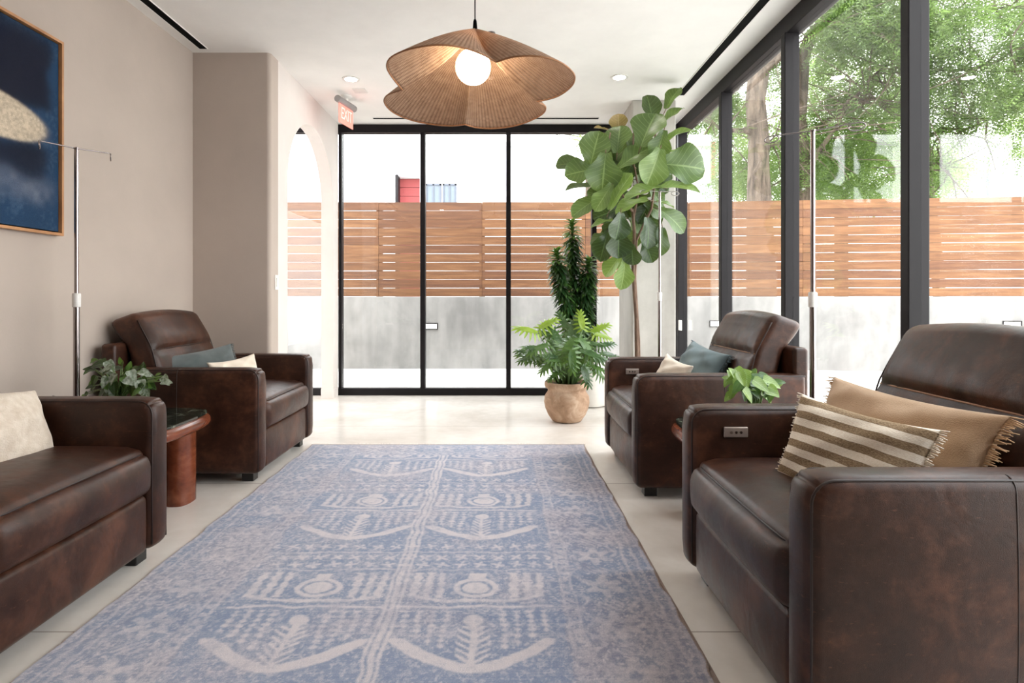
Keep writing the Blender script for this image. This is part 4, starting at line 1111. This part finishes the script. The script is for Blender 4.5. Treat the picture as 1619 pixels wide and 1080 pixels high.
# ------------------------------------------------------------------ fiddle leaf fig
def fig():
    D0 = 5.25; bx = P(1006,0,D0).x; base = Vector((bx, D0, 0))
    t = thing('fiddle_leaf_fig', 'tall fiddle leaf fig with big green leaves in front of column', 'potted plant', base)
    L = lambda p: Vector(p)-base
    MB().lathe([(0.10,0.0),(0.125,0.01),(0.165,0.30),(0.172,0.33),(0.158,0.335),(0.15,0.30),(0.002,0.30)], 36).build('pot', plain('white_ceramic_pot', srgb(225,222,216), 0.4), t, True, 40)
    MB().lathe([(0.002,0.300),(0.151,0.302),(0.151,0.306),(0.002,0.306)], 30).build('soil', M_soil, t, True)
    tr_ = MB()
    tr_.tube([L(P(1007,0,D0)*1+Vector((0,0,0.30-P(1007,0,D0).z))), L(P(1007,560,D0)), L(P(1006,500,D0)), L(P(1001,430,D0)), L(P(1003,370,D0)), L(P(1000,330,D0))], [0.024,0.020,0.018,0.017,0.016,0.012], 12)
    tr_.tube([L(P(1009,0,D0))*1+Vector((0.015,0.02,0.30-P(0,0,D0).z)), L(P(1010,540,D0)), L(P(1004,440,D0)), L(P(1006,380,D0)), L(P(1030,330,D0-.05)), L(P(1036,285,D0-.1)), L(P(1034,230,D0-.1)), L(P(1040,180,D0))], [0.014,0.013,0.012,0.012,0.011,0.010,0.009,0.007], 10)
    tr_.build('trunk', M_bark, t, True)
    br = MB()
    br.tube([L(P(1000,335,D0)), L(P(985,310,D0-.1)), L(P(968,285,D0-.12)), L(P(958,250,D0-.1)), L(P(965,210,D0))], [0.011,0.010,0.009,0.008,0.006], 8)
    br.tube([L(P(1001,350,D0)), L(P(1010,300,D0+.1)), L(P(1000,250,D0+.12)), L(P(1002,205,D0+.1))], [0.010,0.009,0.008,0.006], 8)
    br.build('branch', M_bark, t, True)
    # leaves: (cx, cy, direction of tip in degrees, length, width factor, shade, depth offset) in the 3.6x view of the crown
    S = [(895,145,100,135,1.0,'d',.1),(1020,80,62,130,.5,'m',.0),(1010,185,48,140,.6,'m',-.1),(880,255,70,190,1.05,'m',-.15),(712,232,95,100,1.0,'b',.15),
         (620,262,165,85,.6,'b',.1),(712,315,85,140,1.15,'m',.05),(575,378,78,190,.9,'m',-.1),(690,385,95,170,.8,'d',.1),(425,460,176,125,.9,'d',.0),
         (490,508,190,150,1.0,'m',-.15),(628,515,262,190,1.05,'m',-.3),(800,415,40,170,.8,'m',-.1),(770,395,160,140,.9,'d',.15),(948,360,255,140,.9,'m',-.2),(915,485,250,190,.9,'l',-.3),
         (1085,470,-4,230,1.0,'m',-.25),(1050,282,38,150,.35,'l',-.1),(1060,385,12,120,.45,'l',.1),(730,500,110,120,.9,'m',.1),(495,593,178,150,.28,'d',.1),
         (520,705,212,160,.7,'m',-.2),(622,660,236,150,.7,'l',-.3),(718,610,66,200,.55,'l',-.35),(1060,588,4,210,.5,'l',-.35),(845,608,186,190,.5,'l',-.35),
         (1035,780,-34,170,.75,'m',-.1),(780,690,192,170,.6,'l',-.25),(715,825,262,130,1.1,'D',-.35),(715,925,272,140,1.1,'D',-.2),(628,935,252,150,.85,'D',.0),
         (892,860,278,150,1.0,'D',-.3),(885,965,290,120,.9,'D',-.1),(790,990,272,100,1.1,'D',-.15),(962,915,268,140,.7,'d',.1),(745,1100,266,150,.75,'l',-.1),
         (680,1040,230,140,.6,'l',.05),(605,880,205,120,.6,'d',.1),(700,745,220,110,.9,'m',.15),(830,800,300,120,.9,'m',.2),(925,725,330,120,.8,'m',.15),
         (610,795,186,110,.45,'l',-.1),(800,880,250,120,.8,'d',.25),(860,330,150,130,.8,'d',.25),(660,450,200,150,.8,'d',.25),(740,560,230,120,.9,'d',.2),
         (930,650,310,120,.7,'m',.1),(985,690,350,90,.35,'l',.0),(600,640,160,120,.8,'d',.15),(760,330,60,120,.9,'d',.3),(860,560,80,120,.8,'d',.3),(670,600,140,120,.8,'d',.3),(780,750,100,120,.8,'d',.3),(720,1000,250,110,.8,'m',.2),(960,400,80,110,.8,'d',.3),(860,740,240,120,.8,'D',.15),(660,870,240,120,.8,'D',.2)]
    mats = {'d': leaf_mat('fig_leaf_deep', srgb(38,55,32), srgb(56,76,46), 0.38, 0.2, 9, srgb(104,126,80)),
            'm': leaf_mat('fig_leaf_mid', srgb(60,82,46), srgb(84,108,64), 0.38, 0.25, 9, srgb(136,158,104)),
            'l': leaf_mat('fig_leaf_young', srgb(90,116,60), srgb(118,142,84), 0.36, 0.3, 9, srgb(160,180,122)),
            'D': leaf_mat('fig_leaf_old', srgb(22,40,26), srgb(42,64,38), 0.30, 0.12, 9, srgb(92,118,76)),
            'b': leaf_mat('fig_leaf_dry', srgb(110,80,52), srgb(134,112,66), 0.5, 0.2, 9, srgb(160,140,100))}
    G = {k: Leaves() for k in mats}; g = np.random.default_rng(21)
    for i in range(26):
        a_ = g.uniform(0, 2*PI); r_ = g.uniform(0.2, 0.9)
        x_, y_ = 800+240*r_*math.cos(a_), 600+330*r_*math.sin(a_)
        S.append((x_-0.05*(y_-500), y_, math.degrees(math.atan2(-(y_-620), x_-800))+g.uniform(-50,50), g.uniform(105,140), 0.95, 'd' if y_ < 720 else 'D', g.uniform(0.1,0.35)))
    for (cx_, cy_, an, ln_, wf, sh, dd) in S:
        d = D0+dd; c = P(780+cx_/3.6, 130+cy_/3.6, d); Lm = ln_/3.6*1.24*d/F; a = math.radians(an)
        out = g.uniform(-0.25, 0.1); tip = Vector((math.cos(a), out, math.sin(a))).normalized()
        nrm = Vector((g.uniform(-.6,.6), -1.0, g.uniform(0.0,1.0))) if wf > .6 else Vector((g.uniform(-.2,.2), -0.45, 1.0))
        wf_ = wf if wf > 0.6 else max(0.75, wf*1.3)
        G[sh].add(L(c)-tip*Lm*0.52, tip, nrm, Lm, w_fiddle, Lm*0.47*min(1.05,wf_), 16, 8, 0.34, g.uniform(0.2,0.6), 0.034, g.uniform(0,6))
        # short petiole running back towards the nearest stem
        st = L(c)-tip*Lm*0.52; q = st-tip*0.05+Vector((0,0.02,-0.01)); br2 = MB().tube([st+tip*0.01, q], 0.0035, 5); 
        G[sh].V += []; pet.append(br2)
    for k in G: G[k].build('foliage', mats[k], t)
    m = MB()
    for b_ in pet: m.add(b_.V, b_.F)
    m.build('petioles', M_bark, t, True)
pet = []
fig()

# ------------------------------------------------------------------ dracaena in a tall white pot
def dracaena():
    D0 = 5.95; cx = P(932,0,D0).x; base = Vector((cx, D0, 0))
    t = thing('compact_dracaena', 'dark green upright dracaena with three leafy stems in white pot', 'potted plant', base)
    L = lambda p: Vector(p)-base
    MB().lathe([(0.13,0.0),(0.165,0.012),(0.19,0.10),(0.205,0.30),(0.212,0.465),(0.200,0.470),(0.192,0.43),(0.002,0.43)], 44).build('pot', plain('white_glazed_pot', srgb(222,218,212), 0.35), t, True, 40)
    MB().lathe([(0.002,0.430),(0.195,0.430),(0.195,0.438),(0.002,0.438)], 30).build('soil', M_soil, t, True)
    ml = leaf_mat('dracaena_leaf', srgb(20,44,24), srgb(46,80,40), 0.28, 0.12, 14); ml2 = leaf_mat('dracaena_new_leaf', srgb(62,104,48), srgb(96,138,66), 0.3, 0.2, 14)
    g = np.random.default_rng(4)
    for pts in ([(918,0),(912,520),(908,440),(904,352)], [(915,0),(905,520),(888,460),(880,398)], [(925,0),(924,540),(927,470),(931,412)]):
        d = D0+g.uniform(-0.1,0.05); P3 = [L(P(px, py, d)) for px, py in pts]; P3[0] = Vector((P3[0].x, P3[0].y, 0.43))
        MB().tube(P3, [0.018,0.016,0.013,0.008], 8).build('stem', M_bark, t, True)
        lv, lt = Leaves(), Leaves(); n = 460
        # interpolate along the stem
        for i in range(n):
            u = i/(n-1); s = 0.55+u*2.45; k = min(2,int(s)); f = s-k; p = P3[k].lerp(P3[k+1], f)
            a = i*2.39996; topf = max(0,(u-0.86)/0.14)
            el = -0.25+0.45*g.random()+1.1*topf; ll = (0.125+0.03*g.random())*(1-0.35*topf)
            tip = Vector((math.cos(a)*math.cos(el), math.sin(a)*math.cos(el), math.sin(el)))
            (lt if (topf > 0.25 or g.random() < 0.10) else lv).add(p, tip, Vector((0,0,1)), ll, w_blade, 0.021, 7, 2, 0.4, 0.75+0.4*g.random())
        lv.build('foliage', ml, t); lt.build('young_foliage', ml2, t)
dracaena()

# ------------------------------------------------------------------ split-leaf philodendron in terracotta
def philodendron():
    D0 = 5.2; base = Vector((P(896,0,D0).x, D0, 0))
    t = thing('split_leaf_philodendron', 'bushy plant with finger-like lobed leaves in a round terracotta pot', 'potted plant', base)
    M = Mat('weathered_terracotta'); v = M.coord(); f = M.noise(v, 7, 6, 0.65, 0.5)
    M.color(M.ramp(f, [(0.32, srgb(142,112,88)), (0.5, srgb(176,144,118)), (0.68, srgb(206,180,156))])).rough(0.9); M.bump(f, 0.3, 0.01)
    MB().lathe([(0.10,0.0),(0.128,0.008),(0.165,0.06),(0.190,0.12),(0.200,0.17),(0.194,0.225),(0.172,0.258),(0.165,0.272),(0.170,0.288),(0.192,0.304),(0.198,0.325),(0.194,0.350),(0.178,0.350),(0.168,0.335),(0.162,0.30),(0.002,0.30)], 56).build('pot', M.m, t, True, 60)
    MB().lathe([(0.002,0.300),(0.166,0.300),(0.168,0.322),(0.10,0.330),(0.002,0.332)], 30).build('soil', M_soil, t, True)
    g = np.random.default_rng(12)
    mats = [leaf_mat('philodendron_leaf', srgb(50,86,38), srgb(88,122,58), 0.3, 0.22, 12), leaf_mat('philodendron_dark_leaf', srgb(40,68,36), srgb(74,104,60), 0.25, 0.15, 12), leaf_mat('philodendron_new_leaf', srgb(120,150,44), srgb(156,180,74), 0.3, 0.35, 12)]
    G = [Leaves(), Leaves(), Leaves()]; st = MB()
    def pinnate(Gk, b, tip, nrm, L_):
        M_ = frame_from(tip, nrm); Xd = M_.col[0].xyz; Yd = M_.col[1].xyz; N = M_.col[2].xyz
        Gk.add(b, tip, nrm, L_*0.98, lambda q: max(0.05, math.sin(PI*min(1,q*0.9+0.1))**0.6), L_*0.17, 9, 4, 0.1, 0.35)
        for i in range(7):
            u = 0.02+0.84*i/6; an = math.radians(118-92*i/6)
            for s in (-1,1):
                dr = (Yd*math.cos(an)+Xd*s*math.sin(an)-N*0.18).normalized()
                ll = L_*(0.56-0.10*abs(i-2)/2)*g.uniform(0.9,1.1)
                p = b+Yd*(L_*u)-N*(0.35*L_*u*u*0.5)
                Gk.add(p, dr, N, ll, w_blade, L_*0.058, 6, 2, 0.25, 0.5, 0.0)
    # (px, py, tip angle deg, size m, shade, depth offset)
    S = [(838,522,160,.24,2,-.05),(862,513,35,.22,2,.1),(856,548,200,.22,0,-.2),(838,562,205,.20,1,-.1),(880,532,120,.24,1,.1),(905,520,70,.24,1,.2),(898,548,240,.24,0,-.25),
         (925,545,-60,.24,0,-.2),(932,558,-20,.24,1,-.3),(945,520,30,.22,2,.15),(950,530,-15,.2,2,.1),(960,560,-10,.22,1,.1),(925,590,-75,.2,1,-.3),(915,525,20,.24,1,.3),
         (870,575,220,.2,0,-.3),(905,565,270,.22,0,-.35),(885,558,180,.22,0,-.1),(947,590,-40,.2,0,.0),(955,545,15,.18,1,.0),(870,530,150,.22,1,.25),(920,510,95,.2,2,.15),(893,512,110,.22,1,.3),(880,590,215,.16,0,-.2),(935,575,-35,.2,1,.2)]
    for i in range(30):
        a_ = g.uniform(0.0, PI); rr_ = g.uniform(0.2,1.0)
        px_ = 893+66*rr_*math.cos(a_); py_ = 582-52*rr_*math.sin(a_)**0.7
        S.append((px_, py_, math.degrees(a_)+g.uniform(-35,35)-(25 if a_ < 1.57 else -25), g.uniform(.15,.20), int(g.choice([0,0,1,1,1])), g.uniform(-.28,.28)))
    for (px, py, an, sz, k, dd) in S:
        sz = sz*0.88
        c = P(px, py, D0+dd)-base; a = math.radians(an)
        tip = Vector((math.cos(a)*0.9, -0.35 if dd < 0 else 0.2, math.sin(a)*0.75+0.05)).normalized()
        b = c-tip*sz*0.35
        nrm = Vector((0.15*math.cos(a), -0.62, 0.75))
        pinnate(G[k], b, tip, nrm, sz)
        r0 = Vector((c.x*0.22, c.y*0.22, 0.32)); mid = r0.lerp(b, 0.5)+Vector((-c.x*0.06,-c.y*0.06,0.05))
        st.tube([r0, r0.lerp(mid,0.5)+Vector((0,0,0.012)), mid, mid.lerp(b,0.6)+Vector((0,0,0.01)), b], [0.0075,0.0065,0.006,0.005,0.004], 7)
    st.build('stalks', leaf_mat('philodendron_stalk', srgb(72,98,54), srgb(108,132,80), 0.4, 0.1), t, True)
    for k, nm in enumerate(('foliage','dark_foliage','new_foliage')): G[k].build(nm, mats[k], t)
philodendron()

# ------------------------------------------------------------------ small plants on the side tables
def table_plant(name, label, x, y, S, D0, mats, seed, L0=0.075, wf=w_heart, pot=srgb(60,56,54)):
    base = Vector((x, y, 0.474)); t = thing(name, label, 'potted plant', base)
    MB().lathe([(0.045,0.0),(0.050,0.004),(0.062,0.095),(0.064,0.105),(0.057,0.105),(0.054,0.09),(0.002,0.09)], 28).build('pot', plain(name+'_pot', pot, 0.5), t, True, 40)
    MB().lathe([(0.002,0.090),(0.055,0.090),(0.055,0.094),(0.002,0.094)], 20).build('soil', M_soil, t, True)
    g = np.random.default_rng(seed); G = [Leaves() for _ in mats]; st = MB()
    S = [(a,b,c,d*0.78,e,f) for a,b,c,d,e,f in S]+[(a+g.uniform(-7,7),b+g.uniform(-3,9),c+g.uniform(-50,50),d*0.68,int(g.integers(0,len(mats))),f+g.uniform(-.08,.08)) for a,b,c,d,e,f in S]
    for (px, py, an, sz, k, dd) in S:
        c = P(px, py, D0+dd)-base; a = math.radians(an)
        tip = Vector((math.cos(a), -0.25+g.uniform(-.2,.2), math.sin(a)*0.8)).normalized()
        b = c-tip*sz*0.5; nrm = Vector((g.uniform(-.3,.3), -0.75, 0.6+g.uniform(-.2,.3)))
        G[k].add(b, tip, nrm, sz, wf, sz*0.36, 10, 4, 0.25, 0.35, 0.01, g.uniform(0,6))
        r0 = Vector((g.uniform(-.02,.02), g.uniform(-.02,.02), 0.09)); mid = r0.lerp(b, 0.55)+Vector((0,0,0.045))
        st.tube([r0, r0.lerp(mid,0.6)+Vector((0,0,0.012)), mid, b], [0.003,0.0026,0.0022,0.0018], 6)
    st.build('stems', leaf_mat(name+'_stem', srgb(84,112,58), srgb(120,146,84), 0.4, 0.1), t, True)
    for k, m in enumerate(mats): G[k].build('foliage', m, t)
g = np.random.default_rng(77)
vd = leaf_mat('trailing_dark_leaf', srgb(24,46,24), srgb(48,74,38), 0.22, 0.12, 30, srgb(120,140,110))
vl = leaf_mat('trailing_light_leaf', srgb(66,100,48), srgb(92,126,66), 0.25, 0.25, 30)
vv = leaf_mat('trailing_variegated_leaf', srgb(70,92,66), srgb(190,198,186), 0.2, 0.15, 70)
S = [(152,577,190,.10,0,0),(155,572,60,.07,1,.05),(140,583,170,.08,0,.05),(168,585,230,.09,0,-.05),(175,580,300,.09,2,-.05),(165,605,260,.08,2,-.1),(180,615,280,.09,0,-.1),(178,600,250,.08,2,-.1),
     (200,590,250,.09,0,0),(205,578,80,.06,1,0),(210,595,300,.09,2,-.1),(222,612,285,.10,2,-.1),(230,590,340,.09,2,0),(228,605,300,.08,0,-.05),(240,610,320,.08,0,.05),(262,602,-50,.085,2,-.05),(250,592,40,.05,1,0),
     (190,570,100,.05,1,.05),(215,583,30,.08,0,.1),(140,612,200,.06,0,.1),(148,603,250,.08,0,.1),(195,605,265,.09,0,-.05),(208,618,270,.08,0,-.08),(172,592,200,.08,0,.1),(135,625,240,.05,0,.1),(223,580,60,.06,0,.1),(245,598,10,.07,0,.05),(186,582,20,.08,0,0),(190,622,250,.09,0,0),(232,622,290,.08,2,0),(160,622,230,.07,0,0)]
table_plant('trailing_hoya', 'dark trailing houseplant with variegated leaves on the left side table', -1.93, 2.95, S, 2.95, [vd, vl, vv], 31)
pl_l = leaf_mat('pothos_bright_leaf', srgb(104,136,62), srgb(140,168,92), 0.25, 0.3, 25, srgb(190,210,140)); pl_d = leaf_mat('pothos_green_leaf', srgb(48,84,46), srgb(84,118,70), 0.25, 0.2, 25, srgb(120,146,96))
S = [(1160,590,120,.10,0,0),(1172,596,300,.12,0,-.08),(1155,602,210,.08,0,0),(1166,610,250,.10,0,-.05),(1180,600,280,.11,0,-.1),(1150,598,160,.07,0,.1),(1178,588,20,.09,0,.05),(1190,604,330,.12,1,-.05),(1200,596,20,.09,1,0),
     (1212,598,-20,.10,1,0),(1205,610,-40,.12,0,-.1),(1222,606,-25,.12,0,-.05),(1234,604,5,.07,1,0),(1225,620,-45,.10,0,-.08),(1195,618,-60,.12,1,-.05),(1180,620,260,.12,1,-.05),(1210,622,-70,.11,1,0),(1158,620,250,.09,0,0),(1190,590,70,.08,1,.1),(1170,604,200,.10,1,.1),(1218,612,-10,.09,1,.08),(1148,606,240,.06,0,0),(1200,606,240,.1,1,.05),(1215,628,-60,.09,0,0)]
table_plant('trailing_pothos', 'bright green pothos in a small pot on the right side table', 1.20, 2.80, S, 2.80, [pl_l, pl_d], 32, pot=srgb(225,220,212))
